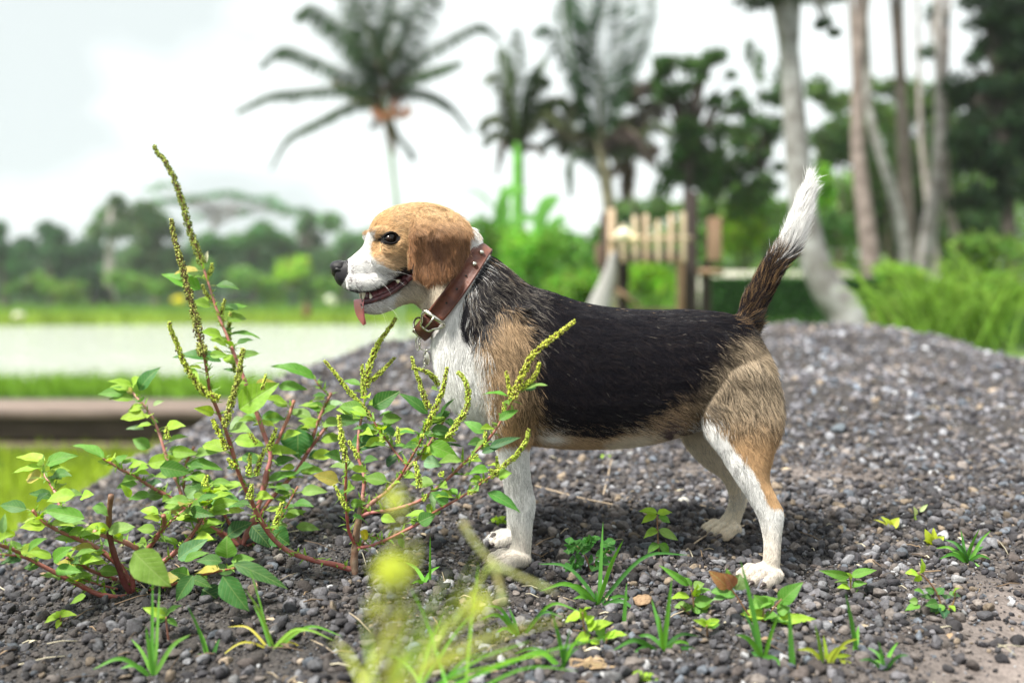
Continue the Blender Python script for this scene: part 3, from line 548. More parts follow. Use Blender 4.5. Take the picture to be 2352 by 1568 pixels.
def fur(n, lmul, seed, wroot, side):
    r_ = np.random.default_rng(seed)
    P0, P1, P2 = BV[TR[:, 0]], BV[TR[:, 1]], BV[TR[:, 2]]; cn = np.cross(P1 - P0, P2 - P0); ar = np.linalg.norm(cn, axis=1); fn = cn / (ar[:, None] + 1e-12)
    ctr = (P0 + P1 + P2) / 3; vis = np.sum(fn * nrm(CAMP - ctr), 1)
    wt = ar * np.where(vis > -.25, 1.0, side); hz_ = ctr[:, 0] < WY(1100, 600, 0)[0]; wt = wt * np.where(hz_ & (ctr[:, 2] > WY(1000, 740, 0)[2]), 2.1, 1.0)
    ti = r_.choice(len(TR), n, p=wt / wt.sum()); a, b = r_.random(n), r_.random(n); f = a + b > 1; a[f] = 1 - a[f]; b[f] = 1 - b[f]
    P = P0[ti] + a[:, None] * (P1 - P0)[ti] + b[:, None] * (P2 - P0)[ti]
    Nn = nrm(BN[TR[ti, 0]] * (1 - a - b)[:, None] + BN[TR[ti, 1]] * a[:, None] + BN[TR[ti, 2]] * b[:, None])
    _, bare, er, _, _, _, _ = coat(P, Nn, 0, r_); uu, vv, _, _ = uvs(P); ww = np.exp(-((uu[:, None] - FL[:, 0]) ** 2 + (vv[:, None] - FL[:, 1]) ** 2) / (2 * 38 ** 2)) + 1e-9; ww /= ww.sum(1, keepdims=True); fl = ww @ FL[:, 2:]
    isear = er; fl[isear, :2] = fl[isear, :2] * .3 + np.array([-.0, .8])
    Dv = np.stack([fl[:, 0], 0 * fl[:, 0], -fl[:, 1]], -1) + r_.normal(size=(n, 3)) * .16
    cn_ = (vnoise(P, 95) - .5); Dv = Dv + np.stack([-fl[:, 1], 0 * cn_, -fl[:, 0]], -1) * cn_[:, None] * 1.5
    Dv = nrm(Dv - Nn * np.sum(Dv * Nn, 1)[:, None]); ln = fl[:, 2] * lmul * (.65 + .6 * r_.random(n)); lift = fl[:, 3] * (.6 + .8 * r_.random(n)); kd0 = (P - COLC) @ COLN; nk0 = (P[:, 0] > WY(930, 700, 0)[0]) & (P[:, 0] < WY(1150, 700, 0)[0]) & (P[:, 2] > WY(1000, 800, 0)[2]) & (kd0 < 0) & (kd0 > -.03) & ~er; ln[nk0] *= .35
    hd0 = uvs(P)[3]; C, _, _, hd, u, v, la = coat(P + Dv * ln[:, None] * .45, Nn, np.where(hd0 | (vv > 990), 2.5, 13.0), r_); C[er] = coat(P, Nn, 1.5, r_)[0][er]; hd = hd | er
    tail = (P[:, 0] > WY(1672, 700, 0)[0]) & (v < 735); ln[tail] *= .9 + .4 * r_.random(tail.sum()); bk_ = tail & (Nn[:, 0] > .2) & (v > 430); lift[bk_] += .14
    ti_ = np.array([0, .34, .68, 1.0]); pts = P[:, None] + ln[:, None, None] * (Dv[:, None] * ti_[None, :, None] + Nn[:, None] * (lift[:, None] * (ti_ * 1.25 - .45 * ti_ ** 2)[None])[..., None])
    pts[:, :, 2] -= (ti_ ** 2)[None] * ln[:, None] * np.where(tail, .0, .10)[:, None]
    kd = (P - COLC) @ COLN - .006 * np.clip(np.abs(P[:, 1]) / .05, 0, 1); neck = (P[:, 0] > WY(930, 700, 0)[0]) & (P[:, 0] < WY(1150, 700, 0)[0]) & (P[:, 2] > WY(1000, 800, 0)[2]) & ~er; under = neck & (np.abs(kd) < .0125)
    keep = ~bare & ~under & (r_.random(n) < np.where(hd & (u < 815) & (v < 665), .4, 1))
    # collar strip stays flat
    # hair colours: dark tipped ticking on the tan areas, pale glints in the black
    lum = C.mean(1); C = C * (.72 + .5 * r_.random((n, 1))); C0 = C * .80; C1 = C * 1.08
    hdt = hd & (lum > .12) & (lum < .6); hk = r_.random(n); q1 = hdt & (hk < np.where(er, .34, .15)); C1[q1] *= .4; C0[q1] *= .75; q2 = hdt & (hk > .75); C1[q2] = C1[q2] * 1.3
    tan = (lum > .15) & (lum < .50) & ~hd & (u > 1080)
    cl = vnoise(P, 60); pd = np.where(u > 1560, .42, .26) * (.3 + 1.5 * cl) * (1 - sm((v - 950) / 120)) + .55 * sm((u - 1165) / 75) * (u < 1262) * (v < 1000) + .35 * sm((u - 1560) / 40) * (1 - sm((u - 1640) / 90)) ; dk = tan & (r_.random(n) < pd); C1[dk] = C1[dk] * .10; C0[dk] *= .5
    edge = inpoly(u, v, BLACK) & (u < 1260); gl = (lum < .05) & ~hd & (r_.random(n) < np.where(edge, .15 * (v < 830), .003)) & (v > 560); C1[gl] = (.40, .35, .29)
    bl = (lum < .05) & ~gl & (r_.random(n) < .12) & ~hd; C1[bl] = (.048, .034, .030)
    C0, C1 = np.clip(C0, 0, 1), np.clip(C1, 0, 1)
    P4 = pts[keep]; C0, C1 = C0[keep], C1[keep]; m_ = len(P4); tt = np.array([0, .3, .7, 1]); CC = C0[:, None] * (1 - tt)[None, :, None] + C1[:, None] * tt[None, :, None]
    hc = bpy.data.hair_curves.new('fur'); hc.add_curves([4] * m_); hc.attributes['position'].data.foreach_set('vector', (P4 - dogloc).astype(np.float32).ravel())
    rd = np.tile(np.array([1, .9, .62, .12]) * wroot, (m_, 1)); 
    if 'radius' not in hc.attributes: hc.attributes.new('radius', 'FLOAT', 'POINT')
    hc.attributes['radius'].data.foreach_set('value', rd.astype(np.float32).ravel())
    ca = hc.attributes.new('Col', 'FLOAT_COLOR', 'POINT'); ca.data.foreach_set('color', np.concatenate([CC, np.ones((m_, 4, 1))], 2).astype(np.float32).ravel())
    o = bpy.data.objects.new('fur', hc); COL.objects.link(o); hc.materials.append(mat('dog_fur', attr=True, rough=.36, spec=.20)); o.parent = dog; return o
fur(380000, 1.0, 11, .00017, .4)
# ---- eyes, nose, mouth, teeth, tongue, claws, whiskers
blk = mat('wet_black', (.006, .005, .005), rough=.06, spec=.30); nsm = mat('nose_leather', (.010, .009, .011), rough=.33, bump=.4, bscale=900, spec=.25)
eyec, en = hit(897, 548); lat_e = (eyec - HC) @ HN
for s_ in (1, -1):
    c = eyec - HN * .0048 * 1.0 - HF * .0005
    if s_ < 0: c = c - 2 * ((c - HC) @ HN) * HN
    e = MB(); e.blob(c, (.0090, .0090, .0090), sub=3); eo_ = e.build('eye', blk, dog)
    ir = MB(); out = HN * s_ * .93 + HF * .36; out = nrm(out); ir.blob(c + out * .0042, np.array((.0052, .0052, .0052)), sub=3)
    sub('iris', ir, mat('iris_brown', (.022, .009, .004), rough=.04, spec=.5), eo_, dog)
    for nm, sg, hh in (('upper_eyelid', 1, .0078), ('lower_eyelid', -1, .0064)):
        li = MB(); pts = []
        for q in np.linspace(-1, 1, 17):
            p = HF * (q * .0115) + np.array([0, 0, 1]) * (sg * hh * (1 - abs(q) ** 2.0) - .0004 * sg + q * -.0004) ; dep = math.sqrt(max(.0004 ** 2, .0102 ** 2 - min(.0099 ** 2, p @ p))); pts.append(c + p + HN * s_ * max(dep, .0035) + 0 * HF)
        li.tube(pts, .0013 * (1 - .6 * np.abs(np.linspace(-1, 1, 17)) ** 3), 8); li.build(nm, mat('eyelid_skin', (.010, .008, .008), rough=.6, spec=.15), dog)
n_ = MB()
RGn = []
for (fu, tv, bv, w_) in [(757.5, 612, 622, .0035), (759, 606, 630, .0075), (764, 601, 636, .0110), (772, 598, 640, .0128), (782, 597, 641, .0132), (792, 599, 640, .0118), (800, 603, 632, .0085)]:
    A, B = H(fu, tv), H(fu + 3, bv); RGn.append((A + B) / 2 + np.cos(TH)[:, None] * (A - B) / 2 + (np.sin(TH) * (1 + .12 * np.cos(TH)))[:, None] * HN * w_)
n_.rings(np.array(RGn)); no = n_.build('nose', nsm, dog)
for s_ in (1, -1):
    q = MB(); pts = [H(766, 621, .0) + HN * s_ * .0075, H(772, 619, 0) + HN * s_ * .0112, H(780, 623, 0) + HN * s_ * .0124, H(787, 630, 0) + HN * s_ * .0118]
    q.tube(cr(pts, 9), np.array([.0016, .0022, .0024, .0022, .0019, .0016, .0013, .001, .0006]), 8); sub('nostril', q, mat('nostril_dark', (.002, .002, .002), rough=.5), no, dog)
mo = MB()
RGm = []
for (u0, v0, u1, v1, w_) in [(834, 664, 836, 700, .006), (850, 662, 856, 700, .0125), (875, 654, 880, 692, .0165), (900, 638, 906, 678, .0215), (922, 620, 928, 664, .0262), (938, 612, 944, 648, .0285), (955, 610, 958, 640, .024)]:
    A, B = H(u0, v0), H(u1, v1); RGm.append((A + B) / 2 + np.cos(TH)[:, None] * (A - B) / 2 + np.sin(TH)[:, None] * HN * w_)
mo.rings(np.array(RGm)); mo.build('mouth', mat('mouth_lining', (.07, .022, .028), rough=.22, c2=(.30, .11, .12), scale=150, bump=.6, bscale=200), dog)
gm = MB()
for s_ in (1, -1):
    p = cr([H(832, 692, 0) + HN * s_ * .006, H(848, 690, 0) + HN * s_ * .0125, H(872, 682, 0) + HN * s_ * .0165, H(898, 668, 0) + HN * s_ * .021, H(925, 646, 0) + HN * s_ * .027], 14); gm.tube(p, .0034, 8)
gm.build('gum', mat('gum_pink', (.16, .055, .06), rough=.25, c2=(.06, .03, .04), scale=160), dog)
ivory = mat('tooth_ivory', (.80, .74, .58), rough=.25)
def tooth(u, v, lat, up, h, r, lean=0):
    for s_ in (1, -1):
        b = H(u, v, 0) + HN * s_ * lat; k = MB(); tip = b + np.array([0, 0, up * h]) + HF * lean
        P = cr([b, b + (tip - b) * .5 - HF * lean * .25, tip], 7); k.tube(P, r * (1 - np.linspace(0, 1, 7) ** 1.6) + .0002, 8); k.build('tooth', ivory, dog)
tooth(849, 691, .0128, 1, .0105, .0026, .002); tooth(832, 671, .0115, -1, .0095, .0024, .001)
tooth(838, 694, .0075, 1, .0038, .0018); tooth(833, 695, .003, 1, .0035, .0016); tooth(905, 643, .0262, -1, .0050, .0030)
tg = MB(); RGt = []
for (u, v, tx, tz, w_) in [(900, 668, 0, 1, .012), (870, 684, 0, 1, .0125), (842, 689, -.1, 1, .0115), (826, 688, -.6, .9, .0115), (824, 697, -1, .3, .0120), (825, 712, -1, -.05, .0112), (828, 726, -1, -.3, .0092), (833, 738, -1, -.5, .0060), (837, 745, -1, -.6, .0022)]:
    c = H(u, v); tn = nrm(-HF * tx * -1 * -1 + np.array([0, 0, tz])) if False else nrm(HF * (-tx) + np.array([0, 0, tz]))
    tk = .0022 * (1 - .35 * np.abs(np.sin(TH)) ** 4); lt_ = nrm(HN * .75 - HF * .30); RGt.append(c + np.sin(TH)[:, None] * (HN if tx > -.5 else lt_) * w_ + (np.cos(TH) * tk - .35 * w_ * (1 - np.sin(TH) ** 2) * .35)[:, None] * tn)
tg.rings(np.array(cr(np.array(RGt).reshape(len(RGt), -1), 30)).reshape(30, len(TH), 3)); tg.build('tongue', mat('tongue_pink', (.50, .13, .15), rough=.25, bump=.4, bscale=700, coat=.3), dog)
for (p, f, s) in CL:
    k = MB(); k.tube(cr([p - f * .003, p + f * .003 + np.array([0, 0, .0008]), p + f * .0085 - np.array([0, 0, .0035])], 6), np.array([.0027, .0027, .0025, .0021, .0014, .0005]) * s, 7); k.build('claw', mat('claw_horn', (.06, .045, .04), rough=.35), dog)
wk = MB()
for (u, v, l_, du, dv) in [(860, 645, .022, 30, 50), (875, 640, .024, 50, 30), (868, 630, .024, 66, 10), (800, 615, .010, -30, -10), (878, 700, .016, 30, 45), (862, 708, .013, 14, 42)]:
    for s_ in (1, -1):
        a = H(u, v, 0) + HN * s_ * l_; b = H(u + du, v + dv, 0) + HN * s_ * (l_ + .030); mdp = (a + b) / 2 + HN * s_ * .008 + np.array([0, 0, .004])
        wk.tube(cr([a, mdp, b], 9), np.linspace(.00012, .00003, 9), 4)
wk.build('whisker', mat('whisker_white', (.85, .84, .8), rough=.3), dog)
# ------------------------------------------------------------------ collar
def ringpt(th, off=0.0, ax=0.0):         # th 0 = nape, pi/2 = near side, pi = throat
    T_, B_ = WY(1113, 566, .0), WY(968, 764, .0); c = (T_ + B_) / 2; e1 = (T_ - B_) / 2; h = np.linalg.norm(e1); e1 /= h; e2 = np.array([0, -1., 0]); nn_ = np.cross(e2, e1); nn_ = nn_ / np.linalg.norm(nn_)
    if nn_[0] < 0: nn_ = -nn_
    th = np.asarray(th, float); ct, st = np.cos(th), np.sin(th); rad = e1 * (ct * (h + off))[..., None] + e2 * (st * (.0560 + off))[..., None]
    sag = nn_ * (.006 * st ** 2 + .0)[..., None]
    return c + rad + sag + nn_ * np.asarray(ax, float)[..., None]
cl_o = empty('dog_collar', ringpt(np.array(math.pi)), 'brown leather collar with buckle and ring buckled round the neck of the beagle', 'collar')
thc = np.linspace(0, 2 * math.pi, 96, endpoint=False); RGc = []
prof = [(-.0108, .0006), (-.0112, .0016), (-.0106, .0027), (-.008, .0031), (-.0086, .0026), (0, .0032), (.0086, .0026), (.008, .0031), (.0106, .0027), (.0112, .0016), (.0108, .0006), (0, .0003)]
st = MB(); Vv = np.array([[ringpt(np.array(t_), o_ , a_) for a_, o_ in prof] for t_ in thc]); n1, k1, _ = Vv.shape
i, j = np.meshgrid(np.arange(n1), np.arange(k1), indexing='ij'); i = i.ravel(); j = j.ravel()
st.add(Vv, [np.stack([i * k1 + j, ((i + 1) % n1) * k1 + j, ((i + 1) % n1) * k1 + (j + 1) % k1, i * k1 + (j + 1) % k1], 1)]); leather = mat('collar_leather', (.15, .048, .026), rough=.5, c2=(.085, .026, .018), scale=70, bump=.5, bscale=350)
st.build('strap', leather, cl_o)
st2 = MB(); prof2 = [(-.0100, .0034), (-.0100, .0058), (.0100, .0058), (.0100, .0034)]; th2 = np.linspace(2.25, 3.5, 30); V2 = np.array([[ringpt(np.array(t_), o_, a_) for a_, o_ in prof2] for t_ in th2]); st2.rings(V2); st2.build('strap_end', leather, cl_o, smooth=False)
steel = mat('buckle_steel', (.62, .60, .52), rough=.25, metal=1)
def on(th, ax, off): return ringpt(np.array(th), off, np.array(ax))
for th_ in (.62, .95):
    k = MB(); c = on(th_, .001, .004); no_ = nrm(c - on(th_, .001, 0)); k.blob(c, (.0032, .0032, .0032)); k.build('stud', steel, cl_o)
for th_ in (1.22, 1.50, 1.80):
    k = MB(); c = on(th_, .0005, .0033); k.blob(c, (.0013, .0013, .0013)); k.build('strap_hole', mat('hole_dark', (.004, .003, .003)), cl_o)
bk = MB(); fr = [on(2.12, -.0135, .006), on(2.12, .0135, .006), on(2.22, .0135, .007), on(2.32, .0085, .008), on(2.44, .0055, .0075), on(2.44, -.0055, .0075), on(2.32, -.0085, .008), on(2.22, -.0135, .007), on(2.12, -.0135, .006)]
bk.tube(cr(fr, 70), .0016, 8); bo = bk.build('buckle', steel, cl_o)
rl = MB(); rl.tube([on(2.12, -.0135, .0065), on(2.12, .0135, .0065)], .0028, 10); sub('roller', rl, steel, bo, cl_o)
pr_ = MB(); pr_.tube([on(2.12, 0, .0085), on(2.25, 0, .0088), on(2.42, 0, .0088)], .0012, 6); sub('prong', pr_, steel, bo, cl_o)
def ring_mesh(c, r, a1, a2, t): 
    th = np.linspace(0, 2 * math.pi, 41); k = MB(); k.tube(np.asarray(c) + r * (np.cos(th)[:, None] * np.asarray(a1) + np.sin(th)[:, None] * np.asarray(a2)), t, 7); return k
dc0 = WY(965, 752, -.014); ring_mesh(dc0, .0125, nrm([-.45, -.75, -.1]), nrm([.25, -.1, -1]), .0013).build('metal_ring', steel, cl_o)
ring_mesh(WY(977, 786, -.016), .0100, nrm([1, -.2, 0]), nrm([.0, -.1, -1]), .0008).build('metal_ring', steel, cl_o)
ring_mesh(WY(960, 789, -.010), .0085, nrm([.4, -.9, 0]), nrm([.0, .0, -1]), .0006).build('metal_ring', steel, cl_o)
ch_ = MB()
for k_ in range(6):
    c = WY(978 - k_ * .6, 806 + k_ * 8, -.016); a1 = [1, 0, 0] if k_ % 2 else [.2, 1, 0]; th = np.linspace(0, 2 * math.pi, 13); ch_.tube(c + .0022 * np.cos(th)[:, None] * nrm(a1) + .0034 * np.sin(th)[:, None] * np.array([0, 0, 1.]), .0006, 5)
ch_.build('chain', steel, cl_o)
tgm = MB(); tgm.blob(WY(982, 823, -.018), (.0032, .0009, .0085), sub=2); tgm.build('tag', steel, cl_o)
# ------------------------------------------------------------------ the red stemmed weeds
def r3(x, y): return x * .39063, 306.25 + y * .39063
def r4(x, y): return x * .49224, 796.25 + y * .49224
def r5(x, y): return 612.5 + x * .42958, 704.4 + y * .42958
def r6(x, y): return 1163.75 + x * .5052, 1041.25 + y * .5052
leafm = mat('leaf_green', attr=True, rough=.52, veins=True, trans=.32, bump=.35, spec=.32, c2=(.75, .8, .6), scale=120)
stemm = mat('red_stem', attr=True, rough=.45, c2=(.8, .55, .5), scale=90, bump=.3, bscale=400)
spikem = mat('seed_spike', attr=True, rough=.75, spec=.2)
GREENS = [(.18, .32, .035), (.25, .41, .04), (.12, .24, .035), (.33, .48, .05), (.07, .18, .04), (.20, .34, .08)]
BRIGHT = (.30, .50, .06); DARK = (.035, .11, .035); MID = (.12, .29, .04)
def P3(pts, d):                    # picture points with a depth each -> 3-D
    p = np.asarray(pts, float); return W(p[:, 0], p[:, 1], np.broadcast_to(d, (len(p),)))
class Plant:
    def __init__(s, name, root_uv, label, cat, dd=0, group=None):
        c, s.d0 = G(*root_uv); s.d0 += dd; s.o = empty(name, c, label, cat, group); s.fol = MB(); s.tw = MB(); s.paths = []; s.root = c
    def stem(s, pts, d1, r0, r1, col=(.26, .075, .06), d0=None, fuzz=True, tomesh=None, leaves=0, ls=(46, 84)):
        """traced stem as its own part, depth runs from the root's to d1"""
        d0 = s.d0 if d0 is None else d0; n = max(10, 5 * len(pts)); q = cr([(x, y, d0 + (d1 - d0) * k / (len(pts) - 1)) for k, (x, y) in enumerate(pts)], n)
        P = W(q[:, 0], q[:, 1], q[:, 2]); t = np.linspace(0, 1, n); rad = .82 * (r0 + (r1 - r0) * t) * (1 + .08 * np.sin(t * 40))
        c0 = np.array(col); c1 = c0 * .9 + np.array([.12, .13, .05]) * .55; c0 = c0 * np.array([1.15, 1.35, 1.4]); C = c0[None] * (1 - t[:, None] ** 2) + c1[None] * t[:, None] ** 2; C = C * (1 + .25 * (vnoise(P, 150) - .5))[:, None]
        mb = tomesh if tomesh is not None else MB(); mb.tube(P, rad, 8, C); s.paths.append((q, P, leaves, ls))
        if fuzz:                       # small green buds at the leaf joints
            for k in range(2, n - 1, 3):
                for _ in range(5): s.fol.leaf(P[k] + rng.normal(size=3) * .001, P[k] + rng.normal(size=3) * .0055 + np.array([0, 0, .003]), .003, var((.18, .33, .04)), n=4)
        if tomesh is None:
            ob = mb.build('stem', stemm, s.o); return ob
    def leaf(s, b, t, w, col=None, d=None, dt=None, nh=None, part=False, **kw):
        db = s.d0 if d is None else d; dt_ = (rng.random() - .5) * .03 if dt is None else dt
        B = W(b[0], b[1], db); T = W(t[0], t[1], db + dt_); k = db / F
        if nh is None: nh = np.array([0, -.75, .8]) + rng.normal(size=3) * .25
        mb = MB() if part else s.fol
        mb.leaf(B, T, w * k * 1.25, var(col if col is not None else GREENS[rng.integers(0, 6)], .15), nh=nh, fold=.18 + .2 * rng.random(), droop=.06 + .14 * rng.random(), **kw)
        if part: mb.build('leaf', leafm, s.o, luv=True)
    def spike(s, pts, d0, d1, rpx, col=(.36, .40, .045), dens=1.0, dark=0.0):
        q = cr([(x, y, d0 + (d1 - d0) * k / (len(pts) - 1)) for k, (x, y) in enumerate(pts)], 60); P = W(q[:, 0], q[:, 1], q[:, 2]); kx = d0 / F
        Ln = np.linalg.norm(np.diff(P, axis=0), axis=1).sum(); nc = int(Ln / .0019 * dens); mb = MB(); mb.tube(P, rpx * kx * .35, 6, (.16, .10, .04))
        V, Fc = ICO[1]; n = nc * 20; t = (np.repeat(np.arange(nc), 20) + .5) / nc; ti = t * 59; i = ti.astype(int).clip(0, 58); f = (ti - i)[:, None]; C = P[i] * (1 - f) + P[i + 1] * f
        R_ = rpx * 1.08 * kx * (1 - .55 * t ** 1.5) * (1.0 + .0 * t); lump = rng.random(nc).repeat(20); ang0 = (np.arange(nc) * 2.4).repeat(20) + rng.integers(0, 3, n) * 2.094
        T = nrm(P[i + 1] - P[i]); A = nrm(np.cross(T, [0.3, 1, .1])); B = np.cross(T, A); ang = ang0 + rng.normal(size=n) * .42
        C = C + (A * np.cos(ang)[:, None] + B * np.sin(ang)[:, None]) * (R_ * (.45 + .55 * rng.random(n)) * (.8 + .35 * lump))[:, None] + T * (rng.normal(size=n) * .0006)[:, None]
        sz = (.00045 + .0006 * rng.random(n)) * (rpx / 9) ** .4; vv = V[None] * sz[:, None, None] * np.array([1, 1, 1.3]) + C[:, None]
        cc = np.array(col)[None] * np.array([1.0, 1.12, 1.2]) * (.55 + .8 * rng.random((n, 1))); cc[rng.random(n) < .12 + dark] = (.09, .06, .03); cc[rng.random(n) < .08] = (.55, .56, .16)
        mb.add(vv.reshape(-1, 3), [(Fc[None] + (np.arange(n) * 12)[:, None, None]).reshape(-1, 3)], np.repeat(cc, 12, 0)); mb.build('flower_spike', spikem, s.o)
    def fill(s, per=1.0, size=(34, 66), cols=None, up=.5):
        for q, P, lv, ls in s.paths:
            n = int(lv * per)
            for k in range(n):
                i = int((.34 + .66 * (k + rng.random()) / max(n, 1)) * (len(q) - 1)); b = q[i]; a = rng.random() * 2 * math.pi; L_ = ls[0] + (ls[1] - ls[0]) * rng.random()
                du, dv, dd = math.cos(a) * L_, -L_ * (up * .7 - .35 + .5 * (rng.random() - .3)), math.sin(a) * L_ * .00045
                col = GREENS[rng.integers(0, 6)] if rng.random() > .05 else (.42, .36, .08)
                pb = (b[0] + du * .22, b[1] + dv * .22 - 3); s.fol.tube(W(np.array([b[0], pb[0]]), np.array([b[1], pb[1]]), np.array([b[2], b[2] + dd * .2])), .0006, 5, (.20, .22, .07))
                s.leaf(pb, (b[0] + du, b[1] + dv), L_ * (.27 + .12 * rng.random()), col, d=b[2] + dd * .2, dt=dd)
    def done(s):
        if s.fol.n: s.fol.build('foliage', leafm, s.o, luv=True)
        if s.tw.n: s.tw.build('leaf_stalks', stemm, s.o)
mp4 = lambda *p: [r4(x, y) for x, y in p]
mp5 = lambda *p: [r5(x, y) for x, y in p]
mp3 = lambda *p: [r3(x, y) for x, y in p]
# left weed ------------------------------------------------------------
A_ = Plant('amaranth_plant', r4(610, 1150), 'spreading weed with thick dark red stems, leftmost of the three red stemmed plants', 'plant')
dA = A_.d0
A_.stem(mp4((615, 1165), (530, 1165), (450, 1150), (370, 1110), (300, 1075), (130, 985), (60, 945), (0, 925), (-30, 910)), dA - .10, .0040, .0022, leaves=7)
A_.stem(mp4((130, 985), (60, 972), (-30, 968)), dA - .12, .0018, .0012, d0=dA - .09)
A_.stem(mp4((620, 1160), (580, 1100), (555, 1030), (530, 960), (512, 880), (508, 800), (518, 690)), dA - .06, .0050, .0036, col=(.12, .03, .03), fuzz=False)
A_.stem(mp4((620, 1150), (575, 1040), (520, 990), (440, 930), (340, 885), (260, 850), (200, 810), (150, 760)), dA - .02, .0044, .0025, leaves=9)
A_.stem(mp4((340, 885), (310, 830), (285, 760), (262, 690), (235, 640), (210, 600), (200, 545)), dA + .04, .0030, .0016, d0=dA - .01, col=(.34, .12, .10), leaves=5)
A_.stem(mp4((620, 1150), (625, 1040), (700, 930), (750, 860), (768, 820), (762, 785)), dA - .04, .0042, .0032, col=(.22, .06, .05), leaves=3)
A_.stem(mp4((630, 1150), (720, 1130), (800, 1110), (880, 1080), (960, 1060), (1050, 1040), (1100, 1030)), dA - .08, .0024, .0014, leaves=4)
A_.stem(mp4((640, 1090), (720, 1030), (790, 980), (850, 930), (900, 870), (940, 800), (958, 740), (965, 680)), dA + .03, .0042, .0026, leaves=8)
A_.stem(mp4((545, 1085), (430, 1045), (370, 1010), (310, 985)), dA - .05, .0030, .0018, leaves=6)
A_.stem(mp4((640, 940), (580, 910), (530, 895), (480, 880), (440, 860)), dA - .06, .0040, .0026, col=(.46, .20, .17), leaves=5)
A_.stem(mp4((700, 930), (780, 830), (850, 770), (920, 710)), dA + .02, .0026, .0016, d0=dA - .01, leaves=8)
A_.stem(mp4((550, 1130), (470, 1110), (400, 1090), (360, 1075)), dA - .02, .0016, .0010, leaves=3)
for b, t, w_, c, dd in [((210, 530), (75, 515), 50, None, .04), ((215, 545), (365, 508), 60, MID, .04), ((200, 560), (55, 590), 50, BRIGHT, .04), ((250, 590), (268, 520), 34, None, .04), ((170, 720), (228, 680), 34, DARK, -.02), ((350, 690), (215, 722), 60, BRIGHT, -.05), ((395, 800), (208, 765), 60, MID, -.06), ((430, 750), (505, 790), 70, (.16, .33, .08), -.07),
                        ((130, 950), (222, 893), 44, MID, -.08), ((240, 985), (128, 955), 40, None, -.09), ((100, 990), (0, 1012), 44, DARK, -.1), ((250, 1000), (345, 930), 56, MID, -.06), ((400, 1160), (325, 1200), 34, None, -.09), ((260, 1040), (385, 1050), 50, MID, -.06), ((510, 850), (390, 850), 46, None, -.05), ((380, 700), (440, 690), 44, BRIGHT, -.06),
                        ((70, 880), (0, 850), 30, None, -.1), ((40, 870), (75, 850), 24, None, -.1), ((10, 870), (25, 775), 34, (.2, .35, .12), -.12), ((610, 700), (560, 640), 30, None, 0), ((290, 800), (320, 850), 50, DARK, .02), ((760, 790), (800, 760), 20, None, 0)]:
    A_.leaf(r4(*b), r4(*t), w_ * .49, c, d=dA + dd)
for b, t, w_, c, dd, nh in [((625, 955), (800, 1120), 125, (.22, .36, .07), -.16, (0, -1, .25)), ((1062, 985), (1060, 878), 84, MID, -.09, (0, -1, .1)), ((1035, 1000), (915, 1000), 50, None, -.09, None), ((1080, 1000), (1190, 990), 46, MID, -.09, None), ((1090, 1010), (1345, 1130), 60, (.06, .17, .04), -.11, (.2, -.8, .6)), ((1040, 1068), (1165, 1235), 96, (.075, .21, .06), -.11, (-.2, -1, .2)),
                            ((900, 1065), (822, 1188), 62, (.06, .17, .05), -.10, (0, -1, .2)), ((945, 1130), (1062, 1210), 84, (.03, .10, .03), -.05, (0, -.9, .5)), ((830, 990), (975, 895), 70, (.12, .26, .12), -.05, (0, -.9, .6)), ((890, 1080), (990, 1125), 44, None, -.06, None), ((860, 1000), (980, 960), 40, MID, -.08, None), ((800, 1050), (830, 1120), 50, DARK, -.02, None)]:
    A_.leaf(r4(*b), r4(*t), w_ * .49, c, d=dA + dd, dt=0.0, nh=nh, part=True)
A_.fill(2.0); A_.done()
# middle weed with the tall spikes ------------------------------------
B_ = Plant('amaranth_plant', r4(1120, 930), 'leafy weed with the tallest flower spike, between the other two red stemmed plants', 'plant')
dB = B_.d0
B_.stem(mp4((1125, 940), (1160, 850), (1210, 730), (1240, 600), (1262, 510), (1230, 400), (1190, 290), (1150, 180), (1115, 90), (1080, 0)) + mp3((1370, 1290), (1335, 1190), (1300, 1110), (1262, 1000), (1225, 880), (1190, 770)), dB + .04, .0044, .0018, col=(.36, .13, .12), leaves=9)
B_.spike(mp3((1190, 770), (1160, 690), (1130, 610), (1105, 530), (1085, 450), (1060, 370), (1030, 280), (1000, 220), (960, 150), (925, 115), (905, 72)), dB + .04, dB + .06, 9.5, (.22, .25, .04), dark=.08)
for p, r_ in [(((1205, 850), (1240, 810), (1245, 765)), 6.5), (((1255, 990), (1215, 950), (1190, 890)), 6.5), (((1305, 1130), (1300, 1060), (1322, 975)), 6.5), (((1345, 1220), (1345, 1140), (1355, 1050)), 6.5), (((1370, 1350), (1310, 1300), (1262, 1255)), 5.5), (((1380, 1400), (1370, 1330)), 6)]:
    B_.spike(mp3(*p), dB + .05, dB + .04, r_, (.42, .46, .07))
for b, t, w_, c in [((1180, 920), (948, 828), 88, (.11, .30, .03)), ((1320, 1040), (1460, 1015), 50, MID), ((1345, 1185), (1535, 1210), 48, MID), ((1340, 1215), (1230, 1205), 30, None), ((1300, 1340), (1012, 1320), 80, (.06, .20, .04)), ((1350, 1320), (1450, 1325), 34, None), ((1110, 1380), (1175, 1470), 46, BRIGHT), ((1385, 1400), (1310, 1385), 24, None), ((1215, 760), (1222, 690), 22, (.5, .5, .35)), ((1400, 1040), (1320, 1010), 40, (.2, .36, .15))]:
    B_.leaf(r3(*b), r3(*t), w_ * .39, c, d=dB + .045)
B_.stem(mp4((1120, 930), (1060, 880), (1000, 850), (920, 800), (850, 740), (770, 690), (700, 650), (640, 610), (580, 580), (530, 550), (480, 520)), dB - .02, .0042, .0020, leaves=8)
